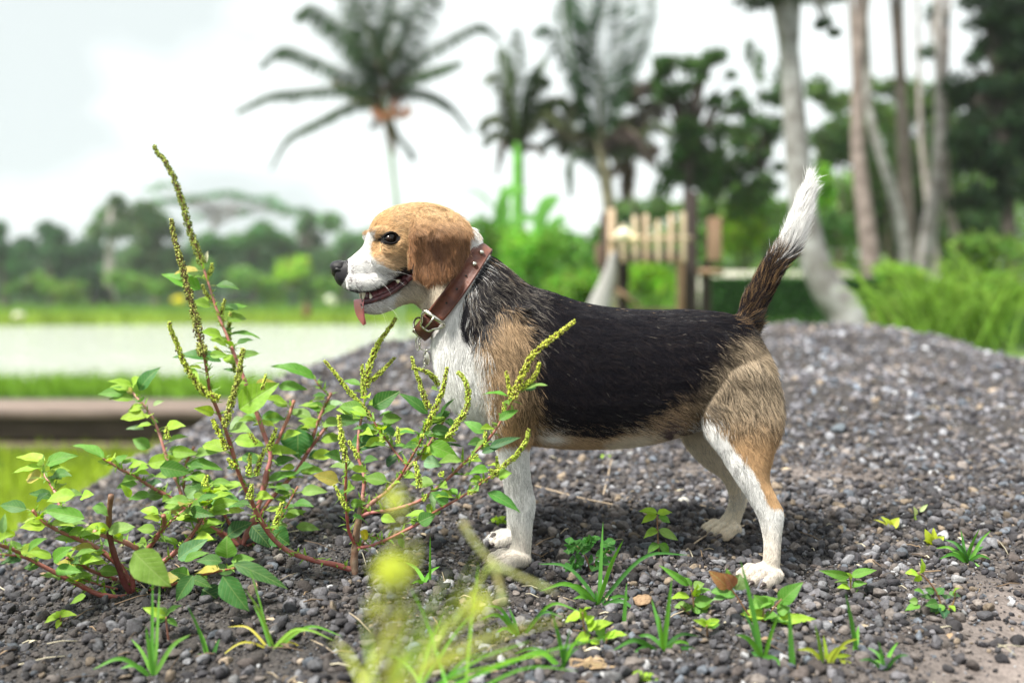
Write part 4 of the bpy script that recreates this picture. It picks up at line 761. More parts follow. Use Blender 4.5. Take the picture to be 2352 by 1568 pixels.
B_.stem(mp4((860, 735), (830, 640), (800, 580), (772, 500), (745, 410), (720, 350), (685, 290), (650, 250), (620, 215)), dB + .06, .0030, .0016, col=(.38, .16, .14), leaves=6)
B_.stem(mp4((1100, 930), (1000, 850), (870, 690), (860, 600), (870, 540), (905, 465)), dB + .03, .0030, .0022, leaves=8)
B_.stem(mp4((1130, 930), (1200, 750), (1240, 640), (1265, 520), (1300, 430), (1345, 330), (1372, 250)), dB + .05, .0030, .0030, leaves=5, col=(.36, .12, .10))
B_.stem(mp4((1130, 930), (1240, 740), (1300, 670), (1380, 580), (1430, 500), (1470, 390), (1500, 310), (1545, 215)), dB + .06, .0036, .0026, leaves=8)
B_.stem(mp4((1430, 500), (1480, 430), (1540, 350)), dB + .05, .0030, .0026, d0=dB + .03, leaves=2)
B_.stem(mp4((1520, 215), (1490, 180), (1465, 150)), dB + .06, .0014, .0010, d0=dB + .06)
B_.stem(mp4((1140, 940), (1040, 770), (1000, 690), (960, 640)), dB - .02, .0028, .0016, leaves=8)
B_.stem(mp4((1130, 940), (1260, 870), (1330, 760), (1390, 650)), dB + .0, .0026, .0014, leaves=8)
for b, t, w_, c, dd in [((650, 205), (750, 95), 62, (.06, .2, .05), .06), ((615, 185), (500, 160), 40, BRIGHT, .06), ((620, 180), (650, 140), 50, BRIGHT, .06), ((595, 215), (455, 222), 48, MID, .06), ((600, 205), (510, 190), 34, None, .06), ((715, 275), (768, 253), 22, (.3, .42, .2), .05), ((485, 520), (328, 462), 56, MID, -.02), ((550, 542), (597, 505), 42, MID, -.02),
                        ((1300, 185), (1438, 202), 46, MID, .07), ((1468, 150), (1262, 92), 56, (.10, .28, .03), .06), ((1152, 335), (1068, 395), 62, (.28, .42, .2), .03), ((1500, 285), (1608, 262), 46, (.28, .42, .22), .06), ((1510, 290), (1432, 278), 44, MID, .06), ((1225, 320), (1335, 342), 44, MID, .05), ((1440, 520), (1525, 492), 44, (.1, .25, .1), .05), ((1095, 435), (1235, 462), 60, BRIGHT, 0),
                        ((945, 462), (1045, 482), 44, BRIGHT, .02), ((780, 500), (892, 478), 44, (.2, .36, .12), .04), ((745, 560), (895, 590), 66, (.08, .22, .03), 0), ((690, 545), (862, 520), 56, BRIGHT, .03), ((870, 548), (1042, 575), 60, MID, .02), ((700, 470), (618, 430), 50, MID, .06), ((670, 385), (585, 385), 30, (.25, .4, .2), .06), ((945, 620), (830, 622), 44, MID, .0), ((640, 640), (540, 662), 46, MID, 0),
                        ((755, 632), (648, 662), 38, DARK, 0), ((700, 695), (598, 712), 44, MID, -.02), ((870, 700), (935, 652), 60, (.25, .4, .18), -.02), ((1050, 745), (1128, 770), 44, (.35, .42, .03), -.02), ((1240, 625), (1408, 588), 56, (.12, .3, .04), .02), ((1062, 880), (1180, 818), 70, DARK, -.02), ((1175, 835), (1265, 940), 70, DARK, -.03), ((1380, 840), (1495, 855), 40, None, 0), ((1160, 300), (1220, 330), 50, MID, .03),
                        ((1130, 510), (1225, 550), 50, None, 0), ((1230, 480), (1400, 500), 44, None, .03), ((1290, 640), (1350, 690), 44, MID, .03)]:
    B_.leaf(r4(*b), r4(*t), w_ * .49, c, d=dB + dd)
for b, t, w_, c, dd, nh in [((1118, 292), (1305, 168), 112, (.21, .38, .035), .0, (-.1, -1, .35)), ((1392, 382), (1392, 522), 124, (.055, .20, .05), .04, (0, -1, .15)), ((978, 700), (1142, 745), 76, (.10, .26, .06), -.03, (0, -.8, .7)), ((1270, 860), (1352, 922), 88, (.05, .17, .04), -.04, (0, -1, .3))]:
    B_.leaf(r4(*b), r4(*t), w_ * .49, c, d=dB + dd, dt=0, nh=nh, part=True)
B_.fill(2.1); B_.done()
# right weed ------------------------------------------------------------
C_ = Plant('amaranth_plant', r4(1660, 1060), 'woody based weed whose flower spikes cross the chest and shoulder of the dog', 'plant')
dC = C_.d0
wood = (.20, .12, .08)
C_.stem(mp4((1655, 1085), (1652, 1000), (1658, 930), (1665, 850), (1680, 780), (1692, 705)), dC, .0062, .0045, col=wood, fuzz=False)
C_.stem(mp4((1645, 1040), (1560, 1015), (1480, 1000), (1400, 975), (1340, 950), (1280, 900), (1230, 830), (1195, 770), (1170, 710), (1140, 650), (1110, 580), (1085, 490), (1060, 410), (1025, 320), (985, 220), (970, 150), (958, 70), (950, 20)), dC - .10, .0042, .0020, leaves=7)
C_.spike(mp4((950, 30), (940, 0)) + mp3((1190, 1300), (1160, 1130), (1130, 1010), (1095, 880), (1070, 780), (1045, 690), (1020, 600), (1008, 505)), dC - .10, dC - .08, 10.5, (.25, .25, .05), dark=.15)
C_.spike(mp3((1290, 1560), (1215, 1530), (1165, 1480), (1110, 1400), (1070, 1320), (1040, 1240), (1010, 1170), (995, 1110)), dC - .09, dC - .11, 9, (.42, .46, .05))
C_.spike(mp4((1050, 370), (1065, 310), (1085, 240), (1110, 150), (1122, 80), (1135, 8)), dC - .09, dC - .10, 9.5, (.36, .38, .06))
for p, r_, c in [(((1062, 480), (1020, 400), (990, 338)), 8, 0), (((1095, 560), (1060, 520)), 7, 0), (((1195, 600), (1210, 540), (1235, 478)), 7, 1), (((1162, 600), (1165, 500)), 7, 1), (((1250, 480), (1272, 430), (1288, 378)), 7, 1), (((1200, 450), (1150, 385)), 6, 1), (((785, 430), (775, 375)), 6, 1), (((1225, 200), (1240, 128)), 5, 1), (((1285, 830), (1300, 780), (1315, 728)), 8, 1), (((1165, 710), (1175, 640)), 8, 1), (((955, 650), (965, 600)), 9, 1)]:
    C_.spike(mp4(*p), dC - .07, dC - .07, r_, (.45, .52, .06) if c else (.48, .52, .05))
C_.stem(mp5((470, 1290), (560, 1275), (650, 1240), (780, 1175), (840, 1140), (900, 1095), (1050, 1010), (1130, 955), (1200, 905)), dC - .08, .0026, .0014, leaves=5, col=(.34, .11, .10))
C_.spike(mp5((1200, 910), (1250, 860), (1320, 810), (1360, 760), (1390, 710), (1400, 655)), dC - .08, dC - .10, 7.5, (.42, .47, .06))
C_.stem(mp5((500, 1120), (560, 1100), (690, 1080), (820, 1035), (920, 960), (1020, 870), (1110, 780), (1200, 690), (1260, 600), (1300, 530), (1330, 460)), dC - .10, .0030, .0015, leaves=6, col=(.36, .13, .12))
C_.spike(mp5((1320, 490), (1345, 420), (1370, 360), (1400, 290), (1440, 240), (1500, 190), (1560, 145), (1600, 115), (1648, 76)), dC - .10, dC - .12, 9, (.44, .43, .05))
C_.spike(mp5((1355, 430), (1400, 405), (1440, 360), (1458, 298)), dC - .10, dC - .11, 7.5, (.44, .45, .05))
C_.spike(mp5((1310, 490), (1295, 420), (1280, 345)), dC - .10, dC - .10, 6.5, (.44, .45, .05))
C_.stem(mp5((500, 1110), (560, 1050), (650, 980), (760, 860), (850, 760), (905, 680), (960, 580)), dC - .02, .0036, .0020, leaves=8, col=(.30, .15, .11))
C_.stem(mp5((700, 930), (760, 830), (800, 760), (830, 700), (860, 620)), dC - .04, .0020, .0012, d0=dC - .02, leaves=3)
C_.spike(mp5((850, 660), (880, 590), (920, 500), (945, 430), (965, 322)), dC - .04, dC - .05, 8, (.40, .44, .05))
C_.spike(mp5((870, 545), (845, 490), (820, 410), (795, 340), (775, 268)), dC - .03, dC - .03, 7, (.36, .40, .05))
C_.spike(mp5((920, 420), (890, 375), (850, 345), (775, 325)), dC - .03, dC - .05, 6.5, (.36, .40, .05))
C_.spike(mp5((970, 700), (1020, 620), (1062, 560), (1078, 480), (1070, 420), (1048, 375), (1022, 348)), dC - .05, dC - .04, 8.5, (.36, .41, .05))
C_.stem(mp5((480, 1285), (440, 1200), (428, 1100), (420, 1000), (425, 900), (425, 820)), dC - .05, .0026, .0015, leaves=5, col=(.36, .08, .08))
C_.spike(mp5((425, 830), (408, 740), (398, 680), (385, 580)), dC - .05, dC - .05, 8.5, (.48, .53, .07)); C_.spike(mp5((490, 810), (470, 770), (435, 715)), dC - .05, dC - .05, 6.5, (.48, .53, .07))
C_.stem(mp5((480, 1200), (500, 1080), (515, 1000), (520, 900), (490, 800), (492, 690), (505, 600), (520, 520), (530, 450)), dC + .05, .0034, .0018, leaves=7, col=(.34, .14, .12))
C_.spike(mp5((535, 430), (545, 340), (570, 260), (600, 190), (645, 130), (692, 62)), dC + .05, dC + .04, 8.5, (.46, .50, .06)); C_.spike(mp5((522, 480), (515, 400), (510, 308)), dC + .05, dC + .05, 7.5, (.36, .42, .05)); C_.spike(mp5((555, 395), (610, 350), (685, 272)), dC + .05, dC + .05, 6.5, (.42, .47, .05))
C_.spike(mp5((560, 600), (500, 520), (430, 440), (370, 360), (308, 288)), dC + .04, dC + .04, 7, (.42, .47, .05))
C_.stem(mp5((760, 860), (690, 780), (640, 710), (590, 640), (545, 560)), dC + .03, .0018, .0012, d0=dC - .01, leaves=5)
C_.stem(mp5((480, 1320), (540, 1230), (600, 1240), (630, 1260)), dC - .02, .0012, .0008)
for p, r_ in [(((820, 965), (808, 900), (793, 828)), 8), (((705, 730), (700, 645)), 6), (((1160, 745), (1172, 665)), 6.5), (((1270, 560), (1265, 512)), 5), (((1235, 860), (1230, 798)), 5.5), (((1090, 820), (1130, 790)), 5), (((430, 1080), (360, 950)), 6.5), (((1240, 900), (1190, 870)), 7), (((845, 690), (820, 690)), 7), (((1010, 640), (960, 700)), 8), (((930, 910), (940, 880)), 7), (((840, 1040), (850, 1000)), 6), (((1075, 995), (1120, 985)), 5.5), (((1180, 930), (1130, 920)), 5)]:
    C_.spike(mp5(*p), dC - .07, dC - .07, r_, (.42, .48, .06))
for b, t, w_, c, dd in [((500, 418), (408, 398), 34, MID, .05), ((625, 645), (718, 600), 50, MID, .03), ((600, 590), (682, 560), 38, MID, .04), ((530, 582), (448, 568), 34, (.14, .32, .08), .05), ((955, 606), (1000, 645), 46, (.06, .2, .04), -.02), ((1290, 480), (1153, 468), 44, (.10, .3, .03), -.1), ((1385, 450), (1442, 428), 40, (.05, .17, .04), -.1), ((1242, 605), (1348, 553), 44, (.10, .28, .03), -.1),
                        ((1160, 675), (1052, 612), 50, (.14, .33, .07), -.09), ((1190, 750), (1362, 698), 40, (.03, .11, .04), -.10), ((1185, 870), (1078, 895), 50, MID, -.09), ((1240, 910), (1312, 890), 60, (.2, .36, .04), -.09), ((840, 830), (938, 852), 66, (.2, .36, .2), -.05), ((970, 1045), (875, 990), 60, (.10, .27, .06), -.08), ((1180, 992), (1358, 1102), 56, (.07, .22, .04), -.09), ((460, 1120), (542, 1165), 56, (.10, .28, .05), -.05),
                        ((612, 1125), (692, 1150), 44, BRIGHT, -.04), ((500, 1200), (540, 1240), 44, (.5, .42, .03), -.04), ((1000, 900), (1072, 905), 34, MID, -.05), ((690, 680), (800, 680), 36, (.08, .24, .04), 0), ((680, 740), (755, 750), 36, MID, 0), ((600, 650), (700, 700), 60, (.12, .28, .12), .05), ((880, 440), (925, 452), 34, (.25, .4, .1), -.02), ((930, 600), (1008, 490), 40, (.05, .16, .03), -.03), ((900, 600), (850, 640), 44, (.05, .16, .03), -.03),
                        ((960, 690), (860, 690), 30, MID, -.02), ((920, 740), (1060, 750), 30, DARK, 0), ((640, 850), (720, 800), 60, (.03, .1, .04), .04), ((1170, 700), (1100, 790), 20, None, -.09), ((1150, 780), (1270, 740), 30, (.04, .13, .04), -.1), ((1190, 850), (1225, 850), 34, None, -.1), ((700, 1240), (735, 1290), 34, None, -.04), ((880, 990), (895, 1090), 30, (.25, .4, .2), -.06), ((1020, 1000), (960, 985), 40, MID, -.06)]:
    C_.leaf(r5(*b), r5(*t), w_ * .43, c, d=dC + dd)
for b, t, w_, c, dd, nh in [((568, 535), (714, 450), 78, (.05, .17, .03), .03, (0, -1, .3)), ((862, 572), (706, 462), 52, (.045, .15, .03), .0, (.3, -.8, .5)), ((448, 735), (645, 730), 90, (.05, .17, .045), .04, (0, -.9, .6)), ((872, 738), (1022, 800), 78, (.15, .35, .03), -.06, (0, -1, .3)), ((812, 1150), (905, 1108), 66, (.09, .25, .05), -.06, (0, -1, .3)), ((980, 560), (870, 640), 40, (.05, .16, .03), -.03, None)]:
    C_.leaf(r5(*b), r5(*t), w_ * .43, c, d=dC + dd, dt=0, nh=nh, part=True)
C_.fill(1.7); C_.done()

# ------------------------------------------------------------------ small weeds and grasses in the gravel
grassm = mat('grass_blade', attr=True, rough=.45, trans=.3, spec=.4)
def tuft(base, tips, label, wpx=9, cols=((.07, .22, .03), (.11, .30, .03), (.05, .17, .03)), name='grass_tuft', cat='grass tuft', group='grass tufts growing in the gravel', arch=.25):
    c, d0 = G(*base); o = empty(name, c, label, cat, group); mb = MB()
    for k, tp in enumerate(tips):
        dd = tp[2] if len(tp) > 2 else (rng.random() - .5) * .05; b = np.array([base[0] + rng.normal() * 4, base[1] + rng.normal() * 2]); t = np.array(tp[:2], float)
        mid = b + (t - b) * .5; mid[1] -= abs(t[0] - b[0]) * arch; B = W(b[0], b[1], d0); M_ = W(mid[0], mid[1], d0 + dd * .5); T = W(t[0], t[1], d0 + dd); B[2] = min(B[2], float(gz(B[0], B[1])) + .002)
        mb.blade([B, M_, T], wpx * d0 / F * (.8 + .4 * rng.random()), var(cols[k % len(cols)], .2), face=nrm(np.array([.3 * rng.normal(), -1, .3])))
    mb.build('blades', grassm, o); return o
m6 = lambda *p: [tuple(r6(q[0], q[1])) + tuple(q[2:]) for q in p]
tuft(r6(418, 690), m6((438, 308), (532, 388), (832, 460), (405, 620), (300, 660), (140, 500), (620, 700), (250, 600), (620, 745), (330, 760), (150, 625)), 'grass tuft with one tall upright blade right of the near front paw', 10)
tuft(r6(525, 780), m6((546, 585),), 'single short grass blade below the tall upright grass tuft', 10)
tuft(r6(710, 905), m6((658, 660), (752, 560), (548, 930), (480, 895), (860, 880), (980, 1010), (830, 1010), (690, 720), (880, 830), (560, 840)), 'wide low grass tuft in the middle foreground with a drooping blade to the right', 11)
tuft(r6(1160, 930), m6((1062, 480), (1240, 720), (1085, 1040), (1280, 1000), (1040, 820), (1050, 950), (1140, 1040), (1290, 1060), (1070, 700)), 'grass tuft with a long blade reaching up to the hind paw', 12)
tuft(r6(1312, 985), m6((1282, 680), (1290, 800)), 'pair of upright dark green grass blades in front of the reddish weed', 12)
tuft(r6(1595, 910), m6((1540, 632), (1600, 780)), 'upright dark green grass blade alone on the brown dirt, right foreground', 11)
tuft(r6(1450, 960), m6((1440, 825), (1400, 770), (1550, 880), (1620, 960), (1560, 1043), (1320, 890), (1300, 1040), (1250, 1043), (1660, 1043), (1500, 900), (1380, 960), (1600, 840), (1350, 1000)), 'yellowish spreading grass tuft cut by the bottom edge of the photo', 11, ((.25, .36, .03), (.16, .30, .04), (.32, .38, .04)))
tuft(r6(1720, 985), m6((1690, 850), (1780, 855), (1830, 915), (1640, 880), (1660, 940), (1600, 940), (1735, 900)), 'small upright grass tuft right of the yellowish spreading tuft', 8)
tuft(r6(2090, 500), m6((2150, 340), (2200, 350), (2065, 345), (2130, 380), (1950, 430), (1990, 390), (2200, 480), (2180, 550), (2040, 400), (1965, 480), (2115, 430), (2240, 500), (2020, 440), (2100, 550), (2170, 420)), 'dense grass tuft at the far right beside the yellow seedlings', 9)
tuft(r6(255, 975), m6((290, 790), (340, 830), (230, 800), (0, 925), (60, 920), (330, 880), (200, 700)), 'grass tuft between the yellow grass and the dry roots', 9)
tuft(r6(60, 840), m6((-60, 740), (330, 715), (260, 745), (-100, 690), (-80, 850), (150, 880), (10, 700), (-130, 760)), 'grass tuft with long blades arching right over the dark stones', 8, arch=.35)
tuft(r4(722, 1535), mp4((712, 1090), (610, 1360), (680, 1300), (890, 1340), (430, 1505), (745, 1110), (560, 1500)), 'grass tuft at the bottom edge below the leftmost plant', 10, ((.12, .33, .05), (.16, .36, .06)))
tuft(r4(975, 1450), mp4((870, 1200), (920, 1290), (1025, 1360), (850, 1495), (940, 1330)), 'thin grass tuft between two taller grass tufts, lower left', 8)
tuft(r4(1270, 1415), mp4((1160, 1020), (1140, 1125), (1060, 1305), (1600, 1350), (1560, 1370), (980, 1490), (1180, 1200), (1480, 1330), (1440, 1425)), 'grass tuft with fine long blades under the middle plant', 7, ((.14, .34, .05), (.20, .36, .05), (.4, .36, .05)))
tuft((980, 1345), [(988, 1228), (930, 1290), (1010, 1300), (945, 1340)], 'bright narrow grass blade standing behind the blurred yellow flower', 8, ((.14, .40, .04),))
def weed(base, stems, leaves, label, name='weed_seedling', group='small weeds in the gravel', scol=(.25, .16, .08), cols=None, wk=1.0, th=.0012):
    c, d0 = G(*base); o = empty(name, c, label, 'weed', group); f = MB(); st_ = MB()
    for s_ in stems:
        n = 8 + 3 * len(s_); q = cr([(x, y) for x, y in s_], n); st_.tube(W(q[:, 0], q[:, 1], np.full(n, d0) - np.linspace(0, .01, n)), np.linspace(th, th * .6, n), 7, scol)
    for k, l_ in enumerate(leaves):
        (bx, by), (tx, ty), w_ = l_[:3]; col = l_[3] if len(l_) > 3 else (cols or GREENS)[rng.integers(0, len(cols or GREENS))]
        f.leaf(W(bx, by, d0 - .005), W(tx, ty, d0 - .005 + (rng.random() - .5) * .02), w_ * d0 / F * 1.2 * wk, var(col, .15), nh=np.array([0, -.7, .8]) + rng.normal(size=3) * .3, fold=.3, droop=.15)
    if stems: st_.build('stem', stemm, o)
    f.build('foliage', leafm, o, luv=True)
def L6(*p): return [(r6(a, b), r6(c, d), w * .5, *r) for a, b, c, d, w, *r in p]
def whorl(cx, cy, n, r, w, flat=.45, c=None):
    out = []
    for k in range(n):
        a = 2 * math.pi * (k + rng.random() * .6) / n; L_ = r * (.7 + .5 * rng.random()); t = (cx + math.cos(a) * L_, cy - flat * math.sin(a) * L_ - .12 * L_); out.append(((cx + math.cos(a) * 2, cy), t, w) + ((c,) if c else ()))
    return out
YG = (.30, .48, .04)
cl = []
for _ in range(26):
    a, b = rng.random() * 220 + 275, rng.random() * 130 + 395; cl += whorl(*r6(a, b), 2, 20, 19, .7, (.05, .19, .035))
weed(r6(385, 545), [[r6(385, 545), r6(360, 470), r6(320, 420)], [r6(385, 545), r6(420, 460), r6(470, 440)]], cl, 'low clover like patch of round dark green leaves behind the tall upright grass blade', name='clover_patch')
weed(r6(695, 470), [[r6(695, 475), r6(688, 400), r6(684, 280)]], L6((685, 270, 600, 262, 34, YG), (685, 275, 752, 268, 34, YG), (684, 280, 612, 318, 40, YG), (690, 290, 745, 315, 40, MID), (688, 345, 622, 385, 36), (690, 345, 780, 395, 36), (692, 410, 640, 455, 36, MID), (694, 410, 740, 450, 36, MID), (690, 420, 712, 470, 26)), 'upright seedling with paired toothed leaves in front of the far hind paw')
weed(r6(1140, 770), [[r6(1150, 780), r6(1100, 730), r6(1040, 640), r6(1000, 600)], [r6(1160, 790), r6(1200, 720), r6(1250, 660)], [r6(1160, 790), r6(1170, 700)]],
     L6((1010, 610, 915, 530, 60, (.30, .14, .06)), (1030, 610, 985, 540, 60, (.28, .11, .06)), (1040, 620, 1062, 545, 70, (.10, .16, .05)), (1040, 640, 925, 630, 74, (.12, .30, .06)), (1040, 650, 930, 670, 60, (.16, .33, .12)), (1100, 700, 1240, 660, 50, MID), (1240, 680, 1350, 582, 66, (.10, .27, .04)), (1180, 740, 1060, 730, 50, YG), (1170, 750, 1240, 740, 56, MID), (1230, 760, 1410, 752, 44, YG), (1200, 760, 1360, 775, 50, (.14, .33, .06)),
        (1180, 700, 1120, 640, 50, MID), (1200, 700, 1170, 650, 50, MID), (1160, 780, 1090, 740, 46, YG), (1230, 720, 1290, 700, 50, None or MID), (1160, 780, 1210, 800, 40, MID), (1010, 580, 1000, 520, 30, MID)), 'weed with reddish upper leaves in front of the near hind paw', name='amaranth_seedling')
weed(r6(845, 740), [[r6(845, 745), r6(850, 680), r6(840, 620)], [r6(845, 745), r6(790, 690)]],
     L6((840, 610, 800, 560, 40, MID), (850, 610, 900, 590, 40), (830, 650, 745, 660, 40, YG), (850, 640, 930, 620, 44, MID), (850, 680, 940, 665, 50, MID), (840, 690, 800, 720, 40), (860, 700, 920, 720, 44, MID), (830, 600, 690, 505, 30, (.14, .36, .05)), (850, 650, 870, 590, 36, YG), (820, 690, 760, 700, 36), (850, 720, 880, 690, 44, MID), (870, 690, 930, 690, 40, YG)), 'bushy bright green weed left of the reddish leaved weed', name='amaranth_seedling')
weed(r6(913, 830), [[r6(913, 832), r6(910, 780)]], L6((910, 780, 845, 755, 26, YG), (910, 780, 970, 755, 30, YG), (910, 790, 930, 745, 22, YG), (910, 780, 880, 745, 22), (912, 790, 970, 775, 24, MID)), 'tiny green seedling between the wide low tuft and the reddish leaved weed')
weed(r6(365, 870), [[r6(368, 870), r6(350, 780), r6(345, 720)], [r6(445, 905), r6(455, 840)]], L6((345, 720, 385, 700, 36, YG), (345, 740, 262, 770, 60, YG), (350, 750, 330, 700, 36, YG), (360, 770, 400, 740, 44, YG), (370, 800, 485, 768, 46, YG), (400, 790, 450, 830, 44, MID), (370, 830, 310, 850, 44, YG), (370, 840, 340, 790, 40), (370, 800, 420, 760, 50, YG), (455, 840, 552, 825, 50, YG), (450, 850, 500, 800, 36, YG), (450, 860, 400, 835, 36, MID), (455, 880, 480, 910, 24, (.5, .42, .04)), (380, 850, 430, 870, 40, YG)), 'pale green weed with broad pointed leaves in the middle foreground')
weed(r6(1565, 640), [[r6(1570, 650), r6(1560, 560)]], L6((1560, 560, 1420, 530, 36, MID), (1565, 560, 1685, 530, 38, MID), (1555, 590, 1490, 585, 26), (1565, 580, 1545, 540, 30, YG), (1570, 600, 1640, 590, 30, MID), (1570, 610, 1590, 640, 40, MID), (1560, 610, 1500, 610, 30, YG), (1580, 620, 1640, 660, 20)), 'seedling with two long leaves spread sideways, right of the near hind paw')
weed(r6(1980, 730), [[r6(1985, 740), r6(1960, 640), r6(1900, 560), r6(1870, 545)], [r6(1985, 740), r6(2030, 680), r6(2040, 630)]],
     L6((1880, 545, 1885, 475, 38, YG), (1870, 550, 1810, 545, 40, YG), (1880, 550, 1850, 580, 36, YG), (1900, 640, 1850, 620, 34, MID), (1940, 640, 1900, 610, 40, (.06, .17, .04)), (1960, 640, 1990, 610, 36, (.05, .15, .04)), (1950, 680, 1930, 720, 50, (.05, .15, .05)), (1980, 700, 1990, 755, 44, (.04, .14, .07)), (1960, 680, 1900, 690, 40, (.07, .2, .04)), (1880, 690, 1810, 715, 36, MID), (1870, 670, 1830, 670, 30), (2010, 640, 2065, 650, 30, (.12, .25, .1)), (2030, 640, 2060, 610, 26), (1990, 660, 2020, 650, 36, (.05, .15, .04)), (1930, 660, 1880, 650, 36, (.06, .17, .04)), (1990, 690, 1950, 730, 36, MID), (2010, 690, 2040, 720, 30)), 'leaning weed with a pale tip and dark lower leaves on brown dirt')
weed(r6(1745, 345), [], L6((1745, 340, 1700, 285, 34, (.50, .58, .05)), (1745, 340, 1785, 290, 36, (.50, .58, .05)), (1745, 345, 1735, 300, 30, (.55, .6, .05)), (1750, 345, 1770, 350, 30, (.45, .55, .05)), (1740, 340, 1665, 300, 20, (.55, .55, .08))), 'small bright yellow seedling, the leftmost of the yellow ones', cols=[YG])
weed(r6(1935, 415), [], L6((1930, 410, 1900, 340, 34, (.50, .58, .05)), (1935, 410, 1940, 335, 30, (.50, .58, .05)), (1935, 415, 1990, 375, 36, (.45, .55, .05)), (1930, 415, 1895, 395, 30, (.50, .58, .05)), (1930, 420, 1910, 430, 30, (.4, .5, .05))), 'bright yellow seedling just left of the dense grass tuft at the far right')
weed(r6(1850, 305), [], L6((1850, 300, 1830, 290, 20, YG), (1850, 300, 1865, 285, 20, YG), (1860, 280, 1850, 240, 20, (.5, .6, .25)), (1880, 265, 1915, 230, 16, (.5, .6, .3))), 'faint pale yellow seedling behind the two bright yellow ones')
weed(r6(450, 25), [], L6((450, 25, 430, 5, 20, YG), (450, 25, 475, 10, 22, YG), (450, 30, 455, 35, 16, MID)), 'tiny green sprout under the belly of the dog, farthest back')
weed(r6(630, 1040), [], [x for p in ((600, 1000), (640, 1010), (660, 1030), (620, 1030)) for x in whorl(*r6(*p), 4, 14, 9, .6, YG)], 'little round leaved sprout at the bottom edge, below the wide low tuft')
weed(r4(285, 1310), [[r4(285, 1315), r4(282, 1255)]], [(r4(282, 1255), r4(205, 1290), 18, YG), (r4(282, 1255), r4(360, 1252), 16, YG), (r4(282, 1258), r4(262, 1232), 14, YG), (r4(284, 1250), r4(315, 1228), 14, YG), (r4(284, 1270), r4(262, 1315), 12, YG), (r4(282, 1262), r4(240, 1245), 16, YG)], 'small two leaved seedling at the left, under the leftmost plant')
weed(r4(785, 1375), [[r4(788, 1380), r4(778, 1300), r4(775, 1260)]], [(r4(775, 1255), r4(663, 1215), 18, YG), (r4(775, 1255), r4(850, 1205), 22, MID), (r4(778, 1265), r4(730, 1245), 16, YG), (r4(775, 1250), r4(745, 1215), 18), (r4(780, 1270), r4(830, 1305), 14, MID), (r4(775, 1270), r4(725, 1290), 12)], 'thin stemmed seedling beneath the leftmost plant, in front of its root', scol=(.30, .14, .10))
weed(r5(1240, 1165), [], [x for p in ((1225, 1140), (1255, 1135), (1240, 1160), (1265, 1155), (1215, 1165)) for x in whorl(*r5(*p), 5, 13, 9, .6, YG)], 'small bright curly weed behind the near front paw')
# dry straw and a dead leaf
c, d0 = G(*r6(380, 990)); o = empty('dry_roots', c, 'tangle of dry straw coloured roots beside the grass tuft at the bottom', 'dry roots'); mb = MB()
for k in range(14):
    a = r6(365 + rng.normal() * 8, 940 + rng.normal() * 6); b = r6(370 + rng.normal() * 60, 1010 + rng.normal() * 22); md_ = ((a[0] + b[0]) / 2 + rng.normal() * 20, (a[1] + b[1]) / 2 + rng.normal() * 8 - 6)
    q = cr([a, md_, b], 14); P = W(q[:, 0], q[:, 1], d0 - .0 + 0 * q[:, 0]); P[:, 2] = np.maximum(P[:, 2], gz(P[:, 0], P[:, 1]) + .003); mb.tube(P, .0009, 5, var((.42, .30, .17)))
mb.build('root', mat('straw', attr=True, rough=.8), o)
for (pts, lab) in [([r6(130, 160), r6(330, 215), r6(520, 255), r6(660, 300)], 'long thin dry stalk lying on the gravel under the belly'), ([r6(880, 250), r6(980, 270), r6(1120, 255)], 'pale dry twig behind the hind legs'), ([r6(1060, 350), r6(1100, 335), r6(1130, 315)], 'short pale twig lying between the two hind paws'), ([r6(800, 470), r6(860, 420), r6(930, 375)], 'brown dead leaf stalk in front of the far hind paw'), ([r6(440, 200), r6(460, 120), r6(480, 20)], 'fine upright dry stalk under the middle of the belly')]:
    q = cr(pts, 16); mb = MB(); P = []
    for x, y in q: P.append(G(x, y)[0])
    P = np.array(P); P[:, 2] += .005; mb.tube(P, .0011, 6, (.40, .31, .22)); tag(mb.build('dry_twig', MATS['straw'], loc=P[0]), lab, 'twig', 'dry twigs on the gravel')
# close to the lens: yellow flowering grass, far out of focus
c, _ = G(905, 1560); o = empty('flowering_weed', WY(880, 1640, CAMP[1] + .47), 'out of focus yellow flowering stem very close to the camera, left of the bottom centre', 'flowering weed'); fl_ = MB(); stb = MB(); dn = .42
fy = mat('yellow_petal', attr=True, rough=.6, trans=.4)
for k, (u, v, r_, n_) in enumerate([(900, 1312, 50, 70), (1095, 1390, 42, 34), (862, 1395, 26, 18), (915, 1150, 40, 16), (955, 1255, 12, 8), (560, 1420, 0, 0)]):
    if not n_: continue
    ce = W(u, v, dn + .01 * k); kf = dn / F
    f1 = MB()
    for _ in range(n_):
        dr = nrm(rng.normal(size=3)); p0 = ce + dr * r_ * kf * .3; f1.leaf(p0, ce + dr * r_ * kf * (.8 + .3 * rng.random()), r_ * kf * .45, var((.58, .64, .12)), nh=rng.normal(size=3), n=5)
    f1.build('flower', fy, o)
    q = cr([(u, v), ((u + 880) / 2 + 10, (v + 1600) / 2), (890, 1640)], 12); stb.tube(W(q[:, 0], q[:, 1], np.full(12, dn)), .0011, 6, (.30, .38, .05))
stb.build('stem', stemm, o)
gtips = [(1035, 1310), (1110, 1255), (940, 1380), (980, 1350), (1170, 1430), (1250, 1480), (830, 1400), (760, 1470), (1080, 1400), (1000, 1430), (1330, 1410), (900, 1390), (1200, 1400), (690, 1450), (870, 1440), (1140, 1330), (1010, 1370), (1060, 1480)]
